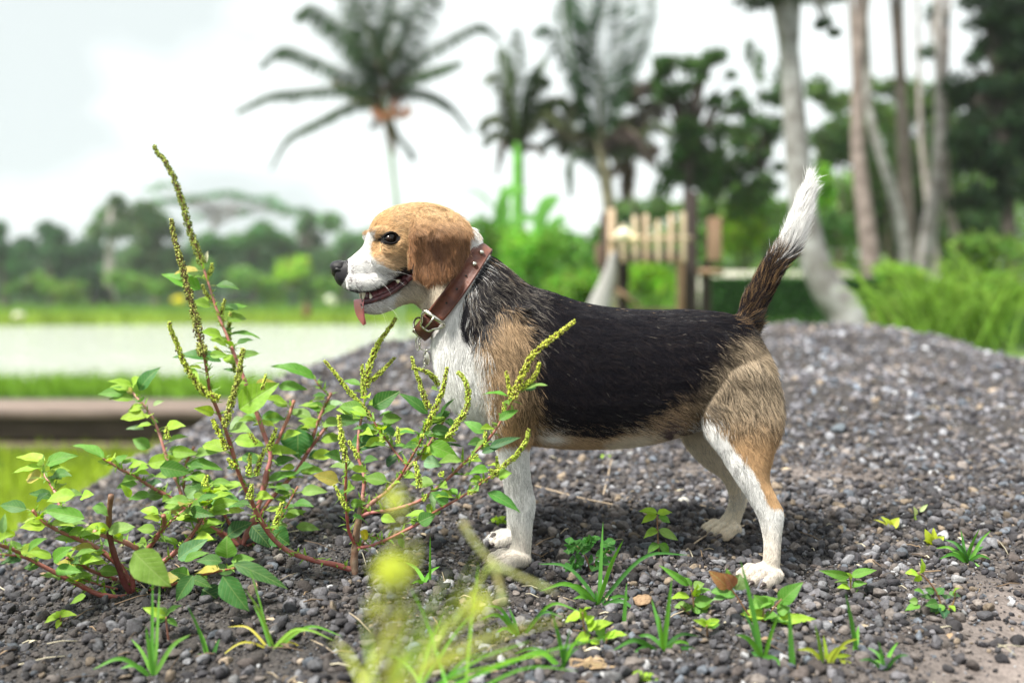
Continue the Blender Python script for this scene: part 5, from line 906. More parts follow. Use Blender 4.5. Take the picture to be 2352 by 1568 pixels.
def lens_grass(bu, tips, dn, label, wd, cols):
    o = empty('grass_tuft', WY(bu, 1600, CAMP[1] + dn), label, 'grass tuft', 'grass close to the camera'); mb = MB()
    for tp in tips:
        b = (bu + rng.normal() * 40, 1600 + 20 * rng.random()); md_ = (b[0] * .45 + tp[0] * .55, (b[1] + tp[1]) / 2 - 22 - rng.random() * 20); q = [W(b[0], b[1], dn), W(md_[0], md_[1], dn + .03), W(tp[0], tp[1], dn + .06 * rng.random())]
        mb.blade(q, wd, var(cols[rng.integers(0, len(cols))], .2), face=(0, -1, .2))
    mb.build('blades', grassm, o)
lens_grass(850, gtips[:11], .50, 'bright yellow green grass tuft at the bottom, blurred, left of the centre', 0.0020, ((.36, .48, .06), (.26, .40, .04), (.46, .52, .08)))
lens_grass(985, [(1130, 1370), (1100, 1290), (1140, 1500), (940, 1340), (1220, 1470), (1180, 1520), (1290, 1500), (880, 1500), (1020, 1400), (1450, 1450), (1330, 1540)], .84, 'fresh green grass tuft just right of the blurred yellow grass', .0026, ((.12, .36, .03), (.20, .42, .03)))
sb = empty('grass_stalk', W(1062, 1200, .62), 'pale green blurred forked grass stalk in front of the near front paw', 'grass stalk'); mb = MB()
mb.tube(P3(cr([(1062, 1200), (1090, 1245), (1130, 1290), (1190, 1322), (1275, 1358)], 20), .62), np.linspace(.0016, .0010, 20), 7, (.42, .52, .18)); mb.tube(P3(cr([(1130, 1285), (1142, 1320), (1158, 1392)], 12), .62), .0019, 7, (.45, .55, .2)); mb.tube(P3(cr([(1130, 1290), (1060, 1400), (1000, 1480), (960, 1600)], 18), .66), .0010, 7, (.32, .45, .08)); mb.build('stalk', stemm, sb)
# ------------------------------------------------------------------ background
folm = mat('tree_leaves', attr=True, rough=.7, trans=.25, spec=.08)
barkm = mat('tree_bark', attr=True, rough=.9, c2=(.45, .42, .40), scale=7, bump=.6, bscale=20)
def at(u, v, d): return W(u, v, d)
def gd(u, d):
    """ground point straight below the pixel column u at depth d"""
    x = (u - 1176) / F * d; y = d * CT + CAMP[1]; return np.array([x, y, float(gz(x, y))])
def leafcloud(mb, ctr, rad, n, size, col, hang=0.0, r_=rng, shell=.5):
    dr = nrm(r_.normal(size=(n, 3))); rr_ = shell + (1 - shell) * r_.random((n, 1)) ** .6; C = np.asarray(ctr) + dr * rr_ * np.asarray(rad) * (1 + .18 * r_.normal(size=(n, 1)))
    A = nrm(r_.normal(size=(n, 3)) + np.array([0, 0, -hang])) * size * (.6 + .7 * r_.random((n, 1))); B = nrm(np.cross(A, r_.normal(size=(n, 3)))) * size * .42 * (.6 + .7 * r_.random((n, 1)))
    c = np.asarray(col)[None] * (.65 + .7 * r_.random((n, 1))) * (1 + .15 * r_.normal(size=(n, 3))); mb.quads(C, A, B, np.clip(c, .004, 1))
def tree(name, label, cat, d, trunk, tr, blobs, col, n=220, lp=9, tcol=(.12, .10, .08), group=None, hang=0, shell=.35, part='crown'):
    """trunk: picture points from the foot up; blobs: (u, v, ru, rv) in the picture, each at its own depth"""
    k = d / F; b = gd(trunk[0][0], d); b[2] = min(b[2], W(trunk[0][0], trunk[0][1], d)[2]) if True else b[2]; o = empty(name, b, label, cat, group)
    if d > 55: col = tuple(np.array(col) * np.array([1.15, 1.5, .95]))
    tm = MB(); P = [b - np.array([0, 0, .1])] + [at(u, v, d) for u, v in trunk[1:]]; nn = 6 * len(P); Pc = cr(P, nn); tt = np.linspace(0, 1, nn); tm.tube(Pc, tr * k * (1 - .6 * tt) * (1 + .5 * np.exp(-tt * 14)), 9, var(tcol))
    cm = MB(); top = Pc[-1]
    for (u, v, ru, rv) in blobs:
        dd = d + (rng.random() - .5) * 2 * ru * k; c = at(u, v, dd); tm.tube(cr([Pc[int(nn * (.55 + .35 * rng.random()))], (top + c) / 2 + np.array([0, 0, -rv * k * .2]), c], 8), np.linspace(tr * k * .35, tr * k * .08, 8), 5, var(tcol))
        leafcloud(cm, c, (ru * k, ru * k, rv * k), int(1.5 * n * (.5 + ru * rv / 2500)), lp * k, var(col, .3), hang, shell=shell)
    tm.build('trunk', barkm, o); cm.build(part, folm, o, smooth=False); return o
def rb(u0, u1, v0, v1, n, r0, r1, fl=.75):
    return [(u0 + (u1 - u0) * rng.random(), v0 + (v1 - v0) * rng.random(), *(lambda r: (r, r * fl))(r0 + (r1 - r0) * rng.random())) for _ in range(n)]
# far trees across the pond
far = 'trees across the pond'
tree('broadleaf_tree', 'dark round tree at the left edge of the photo beyond the pond', 'tree', 66, [(10, 700), (8, 640), (5, 560)], 9, rb(-40, 50, 560, 660, 9, 22, 34) + [(0, 530, 16, 24)], (.045, .085, .05), group=far)
tree('broadleaf_tree', 'dark tree with a domed top left of the pale trunk beyond the pond', 'tree', 68, [(120, 700), (116, 640), (112, 560)], 10, rb(70, 190, 560, 670, 13, 22, 36) + [(110, 530, 26, 22), (130, 540, 30, 22), (60, 560, 20, 16)], (.038, .075, .042), group=far)
tree('broadleaf_tree', 'blue green tree just left of the pale grey trunk beyond the pond', 'tree', 70, [(215, 700), (205, 620), (200, 550)], 10, rb(160, 250, 540, 660, 10, 22, 32), (.05, .085, .06), group=far)
tree('pale_trunk_tree', 'tall tree with a pale whitish trunk standing across the pond', 'tree', 60, [(255, 690), (253, 640), (252, 560), (256, 480)], 13, [(270, 470, 26, 20), (290, 500, 30, 20), (240, 500, 24, 20), (225, 530, 26, 20), (280, 530, 30, 22), (330, 480, 26, 20), (345, 500, 30, 20), (268, 458, 14, 10)], (.09, .12, .08), tcol=(.55, .52, .5), group=far)
tree('broadleaf_tree', 'grey green rounded tree right of the pale trunk across the pond', 'tree', 66, [(360, 700), (355, 620), (345, 540)], 10, rb(300, 400, 500, 640, 14, 24, 36), (.085, .115, .075), group=far)
tree('umbrella_tree', 'wide flat topped tree with a thin spreading canopy against the sky across the pond', 'tree', 74, [(470, 700), (478, 600), (490, 520), (500, 470)], 6, [(u, 448 + .0009 * (u - 500) ** 2 + rng.normal() * 5, 22, 6) for u in range(330, 700, 17)] + [(380, 425, 26, 7), (350, 435, 20, 5), (620, 480, 26, 8), (660, 492, 26, 8), (560, 490, 22, 6), (700, 500, 20, 8), (450, 500, 26, 8)], (.10, .17, .11), n=60, lp=6, tcol=(.3, .28, .26), group=far)
tree('broadleaf_tree', 'mid green tree below the umbrella canopy across the pond', 'tree', 66, [(470, 700), (470, 640), (468, 570)], 9, rb(420, 530, 530, 640, 11, 20, 32), (.06, .11, .055), group=far)
tree('broadleaf_tree', 'soft green tree behind the tall flower spikes, right of the umbrella canopy trunk', 'tree', 68, [(580, 700), (580, 640), (575, 570)], 9, rb(530, 640, 520, 640, 12, 22, 32), (.085, .14, .075), group=far)
tree('broadleaf_tree', 'grey green tall tree left of the muzzle of the dog', 'tree', 70, [(700, 700), (700, 600), (690, 540)], 10, rb(640, 760, 510, 640, 13, 22, 34) + [(710, 500, 18, 18)], (.075, .115, .07), group=far)
tree('broadleaf_tree', 'pale distant tree directly behind the muzzle of the dog', 'tree', 76, [(790, 700), (790, 620), (785, 570)], 9, rb(740, 850, 545, 650, 11, 22, 32), (.10, .155, .09), group=far)
tree('broadleaf_tree', 'distant tree behind the throat and collar of the dog', 'tree', 76, [(940, 700), (940, 640), (945, 600)], 9, rb(860, 1010, 590, 670, 11, 22, 32), (.09, .15, .07), group=far)
# bushes on the far bank
fb = 'bushes on the far bank of the pond'
for u, v, ru, rv, c, l in [(60, 660, 50, 24, (.07, .14, .03), 'dark green bush at the far left edge of the far bank'), (100, 655, 30, 34, (.16, .30, .05), 'bright green bush under the domed dark tree on the far bank'), (170, 670, 44, 24, (.13, .24, .04), 'mid green bush left of the foot of the pale trunk'), (240, 680, 22, 30, (.02, .035, .02), 'dark bush at the foot of the pale trunk'), (300, 650, 40, 34, (.14, .27, .05), 'bright bush right of the foot of the pale trunk'),
                          (380, 660, 50, 30, (.13, .26, .04), 'green bush on the far bank left of the flower spikes'), (450, 640, 34, 30, (.18, .32, .06), 'light green bush on the far bank behind the tallest flower spike'), (540, 640, 46, 34, (.14, .28, .06), 'green bush on the far bank just right of the flower spikes'), (620, 660, 44, 30, (.15, .30, .04), 'green bush halfway between the spikes and the muzzle'), (680, 620, 38, 40, (.28, .46, .05), 'tall yellow green bush left of the nose of the dog'),
                          (740, 670, 44, 30, (.13, .26, .04), 'green bush just below the nose of the dog'), (545, 696, 16, 16, (.015, .03, .015), 'small dark shrub on the bright bank beside the flower spikes'), (820, 715, 40, 20, (.05, .09, .03), 'dark low shrub behind the tongue of the dog'), (900, 690, 60, 30, (.16, .28, .05), 'green bush behind the lower jaw of the dog')]:
    d = 58; k = d / F; b = gd(u, d); o = empty('bush', b, l, 'bush', fb); mb = MB()
    for _ in range(6): leafcloud(mb, at(u + rng.normal() * ru * .4, v + rng.normal() * rv * .3, d + rng.normal() * .6), (ru * .6 * k, ru * .6 * k, rv * .6 * k), 170, 8 * k, var(c, .25), shell=.2)
    for _ in range(3):
        q = MB(); q.tube(cr([b, at(u + rng.normal() * ru * .3, v, d)], 5), .03, 5, (.1, .07, .05))
    q.build('trunk', barkm, o); mb.build('foliage', folm, o, smooth=False)
# low plants in front of the far trees, uneven bank edges: uncountable grass
gm_ = MB(); rg = np.random.default_rng(21)
def grassband(x0, x1, dl, dh, n, h, w_, c, zoff=0):
    x = x0 + (x1 - x0) * rg.random(n); d = dl + (dh - dl) * rg.random(n); y = d + CAMP[1]; ok = pond_in(x, d) < 0; x, y = x[ok], y[ok]; n = len(x); z = gz(x, y) + zoff
    hh = h * (.4 + .9 * rg.random((n, 1))); C = np.stack([x, y, z], -1) + np.array([0, 0, 1]) * hh * .5; A = (np.array([[0, 0, .55]]) + rg.normal(size=(n, 3)) * .16) * hh; B = nrm(rg.normal(size=(n, 3)) * np.array([1, 1, .2])) * w_; gm_.quads(C, A, B, np.clip(np.asarray(c)[None] * (.6 + .8 * rg.random((n, 1))), 0, 1))
grassband(-7, -.2, 8.6, 10.2, 9000, .16, .012, (.16, .30, .035)); grassband(-6, -.3, 6.6, 8.8, 4000, .10, .012, (.10, .20, .03))
grassband(-4.2, -.2, 3.4, 5.6, 14000, .09, .006, (.24, .33, .035)); grassband(-4, -.6, 5.1, 5.62, 2500, .05, .01, (.04, .10, .03))
grassband(-34, 2, 33, 46, 9000, .35, .05, (.20, .29, .04)); grassband(-40, 4, 46, 58, 7000, .6, .07, (.12, .24, .035)); grassband(-2.2, 3.5, 10, 30, 7000, .5, .04, (.10, .22, .03))
grassband(.8, 6, 5.4, 12, 9000, .10, .012, (.035, .085, .018))
tag(gm_.build('grass', folm, smooth=False), kind='stuff')
# timber walkway by the pond
wood = mat('weathered_timber', attr=True, rough=.85, c2=(.5, .47, .45), scale=9, stretch=(.4, 3, 3), bump=.5, bscale=12)
o = empty('timber_walkway', (-2.4, 4.8, -.55), 'long grey brown timber walkway of stacked beams across the left side, between grass and pond', 'walkway')
def bx(nm, lo, hi, c, par=o, mt=wood, rot=0):
    mb = MB(); mb.box(lo, hi, c); ob = mb.build(nm, mt, par, smooth=False); bv = ob.modifiers.new('b', 'BEVEL'); bv.width = .008; bv.segments = 2; return ob
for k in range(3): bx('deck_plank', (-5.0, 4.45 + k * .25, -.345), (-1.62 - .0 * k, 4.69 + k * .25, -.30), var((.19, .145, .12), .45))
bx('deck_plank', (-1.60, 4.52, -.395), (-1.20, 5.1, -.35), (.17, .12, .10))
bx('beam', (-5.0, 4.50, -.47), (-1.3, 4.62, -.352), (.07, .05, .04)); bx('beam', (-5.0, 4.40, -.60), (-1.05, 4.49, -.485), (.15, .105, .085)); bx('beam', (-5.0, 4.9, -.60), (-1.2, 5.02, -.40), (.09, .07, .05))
# distant people and stumps on the banks
def small(nm, label, cat, u, v, d, hw, hh, col, grp=None):
    k = d / F; c = at(u, v, d); o2 = empty(nm, c - np.array([0, 0, hh * k]), label, cat, grp); mb = MB(); pr, Fc = protos(3, 1, int(u)); mb.add(pr[0] * np.array([hw, hw, hh]) * k + c, [Fc], col); mb.build('trunk' if 'stump' in nm else 'foliage', barkm if 'stump' in nm else folm, o2)
small('tree_stump', 'red brown stump on the far bank left of the tongue of the dog', 'stump', 706, 714, 34.5, 10, 20, (.16, .04, .03))
small('flower_bush', 'small yellow flowering clump on the far bank beside the flower spikes', 'flowers', 408, 690, 45, 20, 11, (.60, .55, .02)); small('flower_bush', 'pale pinkish flowering clump at the left end of the far bank', 'flowers', 42, 724, 37, 16, 12, (.70, .66, .60)); small('flower_bush', 'whitish flowering clump on the bank in line with the chin of the dog', 'flowers', 760, 690, 45, 16, 12, (.70, .72, .62))
# ---- coconut palm
def frond(mb, pts, d, dd, wpx, n=90, col=(.045, .085, .03), droop=1.0, mid=.0, rach=(.10, .12, .04), both=1.0):
    k = d / F; q = cr([(x, y, d + dd * i / (len(pts) - 1)) for i, (x, y) in enumerate(pts)], n); P = W(q[:, 0], q[:, 1], q[:, 2]); T = nrm(np.gradient(P, axis=0)); mb.tube(P, np.linspace(3.0, .6, n) * k, 5, rach)
    up = np.array([0, 0, 1.]); sd = nrm(np.cross(T, up) + 1e-6)
    for sgn in (1, -1):
        for rep in range(2):
            t = np.linspace(.06, 1, n); L_ = 1.45 * wpx * k * (np.sin(math.pi * np.clip(t, 0, 1) ** .7) ** .5 * .9 + .15) * (.75 + .5 * rng.random(n)); dr = nrm(sd * sgn * (.55 * both / max(1, droop) ** 1.5 + .25 * rng.random((n, 1))) + T * (.55 + .2 * rng.random((n, 1))) - up * droop * (.35 + .75 * rng.random((n, 1))))
            B = nrm(np.cross(dr, up + .4 * rng.normal(size=(n, 3)))) * (2.3 * k) * (.7 + .5 * rng.random((n, 1))); C = P + dr * L_[:, None] * .5 + T * (rng.random((n, 1)) * 2.5 * k * rep); mb.quads(C, dr * L_[:, None] * .5, B, np.clip(np.asarray(col)[None] * (.6 + .8 * rng.random((n, 1))) + .01 * rng.random((n, 3)), 0, 1))
def palm(name, label, d, trunk, r0, r1, fronds, col, tcol=(.22, .19, .15), group=None, extra=None):
    k = d / F; b = gd(trunk[0][0], d); o2 = empty(name, b, label, 'palm tree', group); tm = MB(); P = [b - np.array([0, 0, .1])] + [at(u, v, d) for u, v in trunk[1:]]; tm.tube(cr(P, 40), np.linspace(r0, r1, 40) * k, 10, tcol); tm.build('trunk', barkm, o2)
    for fr in fronds:
        mb = MB(); frond(mb, fr[0], d, fr[1] * k * 100, fr[2], col=fr[3] if len(fr) > 3 else var(col, .25), droop=fr[4] if len(fr) > 4 else 1.0); mb.build('frond', folm, o2, smooth=False)
    return o2, k
GP = (.032, .072, .022); DR = (.13, .09, .05)
o2, k = palm('coconut_palm', 'coconut palm with drooping fronds and thin green trunk behind the head of the dog', 24, [(925, 690), (915, 560), (911, 470), (903, 400), (896, 330), (888, 260), (882, 200)], 6, 5,
    [(((875, 190), (800, 165), (720, 130), (650, 108), (596, 150)), 1, 30, GP, 1.8), (((870, 205), (790, 198), (700, 205), (620, 215), (540, 256)), -1, 24, GP, 1.8), (((880, 225), (800, 240), (730, 275), (660, 315), (622, 385)), 1.2, 22, GP, 1.8), (((880, 180), (830, 110), (780, 50), (720, 10), (680, 30)), -.5, 44, GP, 1.8), (((882, 175), (850, 90), (820, 20), (780, -60)), 1, 46), (((885, 175), (880, 80), (870, -10), (860, -100)), -1, 56), (((886, 175), (900, 80), (915, 0), (930, -90)), 1, 56),
     (((888, 180), (930, 100), (960, 20), (1010, -40)), -1, 46), (((890, 190), (960, 130), (1040, 80), (1105, 55), (1150, 90)), 1, 22, GP, 1.8), (((890, 200), (950, 172), (1010, 152), (1060, 140)), -1.5, 22, GP, 1.8), (((890, 210), (960, 205), (1030, 235), (1085, 305)), 1, 22, GP, 1.8), (((890, 250), (910, 300), (940, 340), (950, 365)), .5, 16, (.06, .09, .04)), (((888, 250), (895, 300), (905, 350)), -.5, 14, DR), (((885, 230), (850, 220), (800, 200), (770, 180)), .3, 26, (.16, .17, .06)), (((880, 250), (870, 270), (850, 290)), .3, 14, DR),
     (((884, 178), (845, 60), (830, -70)), -2, 50)], GP, (.20, .34, .16))
mb = MB()
for _ in range(16): leafcloud(mb, at(890 + rng.normal() * 16, 215 + rng.normal() * 32, 24 + rng.normal() * .1), (14 * k, 14 * k, 18 * k), 46, 7 * k, var((.11, .055, .035), .4), shell=.1)
mb.build('husk', folm, o2, smooth=False)
for (u, v) in [(862, 258), (880, 268), (900, 262), (920, 264), (936, 256), (905, 245), (875, 245)]:
    mb = MB(); mb.blob(at(u, v, 24 + rng.normal() * .08), np.array((11, 11, 13)) * k, col=var((.42, .17, .08), .2)); mb.build('coconut', mat('coconut_husk', attr=True, rough=.7), o2)
# second palm and banana plants
palm('areca_palm', 'slim palm with a bright green trunk right behind the head of the dog', 13, [(1195, 700), (1192, 600), (1190, 480), (1190, 400), (1190, 330)], 17, 13,
    [(((1190, 330), (1188, 200), (1186, 70)), .3, 26, GP, .3), (((1190, 330), (1150, 270), (1120, 270), (1105, 300)), .4, 24, (.10, .13, .06)), (((1190, 325), (1160, 220), (1135, 170), (1115, 190)), -.4, 22, (.09, .12, .05)), (((1190, 320), (1225, 230), (1240, 180), (1262, 190)), .4, 24, (.07, .12, .04)), (((1192, 330), (1235, 270), (1262, 260), (1290, 290)), -.4, 24, (.10, .12, .06)), (((1190, 320), (1210, 200), (1232, 150)), -.2, 26, GP), (((1190, 330), (1170, 250), (1178, 160)), .2, 26, (.08, .12, .05)), (((1190, 340), (1160, 320), (1150, 350), (1140, 400)), .2, 18, DR), (((1195, 340), (1230, 330), (1250, 360)), -.2, 16, DR), (((1190, 330), (1165, 200), (1150, 110)), -.3, 26, (.10, .16, .06), .5), (((1190, 325), (1215, 230), (1250, 130)), .3, 26, (.09, .15, .05), .5), (((1190, 330), (1140, 300), (1110, 330)), .5, 20, (.12, .15, .08)), (((1190, 325), (1240, 240), (1285, 225), (1300, 250)), .5, 22, (.10, .15, .06))],
    GP, (.14, .42, .06))
palm('palm_tree', 'big palm with tall upright dark fronds above the wooden hut', 13, [(1425, 700), (1412, 600), (1400, 480), (1392, 420), (1385, 380), (1375, 300)], 16, 14,
    [(((1375, 330), (1360, 200), (1340, 80), (1310, -30)), .5, 46, (.03, .09, .03), .5), (((1378, 330), (1380, 180), (1385, 60), (1400, -60)), -.5, 60, (.025, .08, .025), .5), (((1378, 330), (1370, 190), (1350, 60), (1355, -60)), .2, 60, (.025, .08, .025), .5), (((1380, 330), (1430, 200), (1470, 90), (1500, -30)), .4, 40, (.03, .08, .03), .6), (((1380, 330), (1340, 220), (1290, 110), (1255, 60), (1235, 70)), -.4, 34, (.04, .09, .04)), (((1380, 340), (1440, 280), (1490, 230), (1520, 260)), .6, 44, (.09, .08, .07)), (((1380, 340), (1420, 290), (1470, 310), (1500, 370)), -.6, 44, (.10, .08, .07)),
     (((1380, 350), (1330, 300), (1280, 260), (1255, 290)), .6, 34, (.08, .09, .05)), (((1385, 400), (1340, 350), (1310, 370), (1310, 450)), -.4, 20, (.05, .09, .05)), (((1385, 400), (1430, 370), (1440, 400), (1430, 460)), .4, 30, DR), (((1380, 340), (1350, 300), (1300, 310), (1290, 350)), .2, 30, (.10, .10, .06)), (((1380, 330), (1410, 180), (1430, 40), (1440, -60)), .4, 46, (.035, .10, .03), .5), (((1380, 330), (1330, 200), (1300, 80), (1290, 0)), -.3, 40, (.05, .12, .035), .6), (((1385, 350), (1450, 330), (1500, 280), (1540, 300)), -.5, 34, (.09, .12, .06)), (((1385, 350), (1320, 330), (1270, 310), (1240, 340)), .5, 30, (.08, .12, .05))], GP, (.20, .19, .12))
def banana(label, d, u, vb, leaves, group='banana plants behind the dog'):
    k = d / F; b = gd(u, d); o3 = empty('banana_plant', b, label, 'banana plant', group); tm = MB(); top = at(u, vb, d); tm.tube(cr([b, (b + top) / 2, top], 10), np.linspace(14, 7, 10) * k, 8, (.12, .24, .06)); tm.build('trunk', barkm, o3)
    for (pts, w_) in leaves:
        q = cr(pts, 20); P = W(q[:, 0], q[:, 1], np.full(20, d) + np.linspace(0, rng.normal() * .5, 20)); x = np.linspace(0, 1, 20); h = w_ * k * (np.sin(math.pi * x ** .8) ** .6 + .02); T = nrm(np.gradient(P, axis=0)); Bv = nrm(np.cross(T, np.array([0, -.8, .6]))); Nn_ = np.cross(Bv, T); V = np.stack([P - Bv * h[:, None] - Nn_ * h[:, None] * .3, P, P + Bv * h[:, None] - Nn_ * h[:, None] * .3], 1); mb = MB()
        i, j = np.meshgrid(np.arange(19), np.arange(2), indexing='ij'); i = i.ravel(); j = j.ravel(); mb.add(V.reshape(-1, 3), [np.stack([i * 3 + j, i * 3 + j + 1, (i + 1) * 3 + j + 1, (i + 1) * 3 + j], 1)], var((.10, .26, .05), .3)); mb.build('leaf', folm, o3)
banana('banana plant with drooping leaves beside the green palm trunk', 11, 1150, 540, [(((1150, 540), (1130, 470), (1100, 440), (1065, 430)), 14), (((1150, 540), (1150, 470), (1175, 430), (1215, 440)), 14), (((1150, 545), (1190, 500), (1240, 495), (1285, 455)), 13), (((1150, 550), (1110, 510), (1080, 520), (1065, 560)), 16), (((1150, 550), (1160, 480), (1150, 420)), 12)])
banana('smaller banana plant half hidden by the neck of the dog', 10, 1255, 600, [(((1255, 600), (1240, 520), (1255, 460), (1290, 450)), 16), (((1255, 600), (1290, 550), (1330, 540), (1350, 580)), 20), (((1255, 600), (1220, 550), (1180, 560), (1160, 600)), 20), (((1255, 600), (1270, 520), (1300, 490)), 16)])
# bushes behind the dog and at the right
rbg = 'bushes behind the gravel mound'
def bush(label, d, u, v, ru, rv, c, n=220, nb=8, sp=.5, lp=9, grp=rbg, stems=True):
    k = d / F; b = gd(u, d); o4 = empty('bush', b, label, 'bush', grp); mb = MB(); q = MB()
    for _ in range(nb):
        cc = at(u + (rng.random() - .5) * 2 * ru * .62, v + (rng.random() - .5) * 2 * rv * .55, d + rng.normal() * ru * k * .3); leafcloud(mb, cc, (ru * sp * k, ru * sp * k, rv * sp * k), n, lp * k, var(c, .35), shell=.1)
    q.tube(cr([b, (b + at(u, v, d)) / 2, at(u, v, d)], 8), np.linspace(6, 2, 8) * k, 6, (.1, .08, .05)); q.build('trunk', barkm, o4); mb.build('foliage', folm, o4, smooth=False)
for a in [('bright green bush behind the neck and withers of the dog', 10, 1130, 590, 80, 100, (.12, .28, .05)), ('vivid green bush above the shoulders of the dog, under the banana leaves', 9, 1220, 590, 80, 90, (.15, .34, .05)), ('green bush left of the wooden hut behind the back of the dog', 9.5, 1310, 600, 70, 90, (.11, .26, .05)), ('low olive bush directly behind the middle of the back of the dog', 8, 1300, 670, 90, 50, (.13, .26, .04)),
          ('yellow green bush seen through the opening under the hut', 15, 1510, 640, 60, 50, (.22, .42, .04)), ('yellow green bush right of the wooden hut', 15, 1700, 530, 70, 60, (.26, .42, .05)), ('yellow green upright bush left of the leaning grey trunk, higher up', 15, 1720, 470, 50, 40, (.13, .25, .05)), ('vivid green bush behind the white tail tip', 14, 1890, 430, 26, 60, (.20, .45, .05)), ('dark bush low behind the tail between trunk and hedge', 13, 1920, 540, 60, 60, (.07, .15, .04)),
          ('large bright feathery bush at the right behind the mound', 5.6, 2150, 700, 110, 70, (.15, .25, .035)), ('bright feathery bush touching the right edge of the photo', 5.2, 2300, 690, 90, 90, (.13, .24, .04)), ('feathery bush above the bright one at the right edge', 8, 2260, 590, 110, 60, (.13, .24, .05)), ('reddish brown bush at the foot of the leaning trunk', 6.4, 2025, 725, 34, 36, (.13, .09, .05)), ('low bright bush between the leaning trunk and the group of thin trunks', 9, 2070, 640, 70, 40, (.17, .32, .05)),
          ('dark green bush among the bases of the thin trunks', 16, 2230, 520, 100, 70, (.05, .10, .035)), ('olive green bush filling the gap between leaning trunk and thin trunks', 18, 1930, 330, 60, 70, (.06, .11, .035)), ('tall olive bush behind the thin trunks', 18, 2040, 400, 70, 130, (.07, .13, .035)), ('dark mid height bush right of the thin trunks', 17, 2200, 330, 90, 110, (.05, .09, .03)), ('green bush behind the hut at its left post', 16, 1400, 560, 50, 60, (.10, .22, .05)), ('far green bush low between the palms', 20, 1470, 490, 70, 40, (.12, .22, .07)), ('far green bush low right of the dark leafy tree', 20, 1630, 480, 60, 40, (.12, .22, .06))]: bush(*a)
# feathery grass arching over the bright bushes at the right
for k_, (bu, bv, lab) in enumerate([(2230, 830, 'tall arching grass clump at the right edge behind the mound'), (2120, 790, 'arching yellow green grass clump right of the leaning trunk')]):
    d = 5.0; o5 = empty('grass_clump', gd(bu, d), lab, 'grass clump', 'tall grass clumps behind the mound'); mb = MB(); b0 = gd(bu, d)
    for _ in range(150):
        a = rng.random() * 6.28; L_ = .25 + .35 * rng.random(); b = b0 + np.array([rng.normal() * .08, rng.normal() * .08, 0]); t_ = b + np.array([math.cos(a) * L_ * .7, math.sin(a) * L_ * .5, L_ * (.4 + .5 * rng.random())]); mb.blade([b, (b + t_) / 2 + np.array([0, 0, L_ * .3]), t_], .010, var((.15, .27, .04), .5), n=7, face=(.3 * rng.normal(), -1, .2))
    mb.build('blades', folm, o5)
# hedge with a pale wall top
hd_ = MB(); o6 = empty('hedge', gd(1830, 9.5), 'clipped dark green hedge between the tail of the dog and the leaning trunk', 'hedge')
p0, p1 = at(1630, 742, 9.5), at(2060, 640, 9.5); n = 9000; q = rng.random((n, 3)); C = np.stack([p0[0] + (p1[0] - p0[0]) * q[:, 0], p0[1] + .5 * q[:, 1], p0[2] + (p1[2] - p0[2]) * q[:, 2]], -1); fc = rng.integers(0, 3, n); C[fc == 0, 1] = p0[1] + .03 * rng.random((fc == 0).sum()); C[fc == 1, 2] = p1[2] - .02 * rng.random((fc == 1).sum())
A = nrm(rng.normal(size=(n, 3))) * .035; B = nrm(np.cross(A, rng.normal(size=(n, 3)))) * .018; hd_.quads(C, A, B, np.array([.035, .10, .025])[None] * (.6 + .8 * rng.random((n, 1)))); hd_.build('foliage', folm, o6, smooth=False)
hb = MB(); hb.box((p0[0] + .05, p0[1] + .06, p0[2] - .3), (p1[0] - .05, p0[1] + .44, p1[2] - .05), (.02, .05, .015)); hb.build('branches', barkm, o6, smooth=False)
mb = MB(); a, b = at(1600, 644, 10.6), at(1960, 622, 10.6); mb.box((a[0], a[1], gd(1700, 10.6)[2] - .1), (b[0], a[1] + .15, b[2]), (.4, .38, .33)); tag(mb.build('garden_wall', mat('pale_plaster', (.42, .41, .34), rough=.9, c2=(.28, .28, .22), scale=5), smooth=False, loc=gd(1780, 10.6)), 'low pale plastered wall showing as a light strip above the hedge', 'wall')
# wooden hut with a picket rail
dh = 6.5; kh = dh / F; o7 = empty('wooden_hut', gd(1500, dh), 'small open wooden hut with a picket rail behind the back of the dog', 'hut')
plank = mat('raw_plank', attr=True, rough=.8, c2=(.7, .62, .55), scale=6, stretch=(3, 3, .5), bump=.4, bscale=15)
def vb(nm, u, v0, v1, w_, dp, col, par=o7, dep=.05, tilt=0):
    a = at(u, v1, dh + dp); a[2] = min(a[2], gd(u, dh + dp)[2] - .05) if v1 > 660 else a[2]; b = at(u + tilt, v0, dh + dp); h = w_ * kh / 2; mb = MB(); V = np.array([[a[0] - h, a[1] - dep / 2, a[2]], [a[0] + h, a[1] - dep / 2, a[2]], [a[0] + h, a[1] + dep / 2, a[2]], [a[0] - h, a[1] + dep / 2, a[2]], [b[0] - h, b[1] - dep / 2, b[2]], [b[0] + h, b[1] - dep / 2, b[2]], [b[0] + h, b[1] + dep / 2, b[2]], [b[0] - h, b[1] + dep / 2, b[2]]])
    mb.add(V, [np.array([[3, 2, 1, 0], [4, 5, 6, 7], [0, 1, 5, 4], [1, 2, 6, 5], [2, 3, 7, 6], [3, 0, 4, 7]])], var(col, .12)); ob = mb.build(nm, plank, par, smooth=False); bv = ob.modifiers.new('b', 'BEVEL'); bv.width = .006; bv.segments = 2; return ob
PK = (.62, .50, .36); DKW = (.035, .024, .02)
for u, v0 in [(1433, 516), (1460, 496), (1485, 492), (1513, 506), (1540, 492), (1570, 488)]: vb('picket', u, v0, 602, 11, -.10, PK, dep=.03, tilt=rng.normal() * 3)
def hb_(nm, u0, u1, v, h, dp, col, v2=None):
    a = at(u0, v, dh + dp); b = at(u1, v if v2 is None else v2, dh + dp); mb = MB(); mb.tube([a, b], h * kh / 2, 4, var(col, .1)); return mb.build(nm, plank, o7, smooth=False)
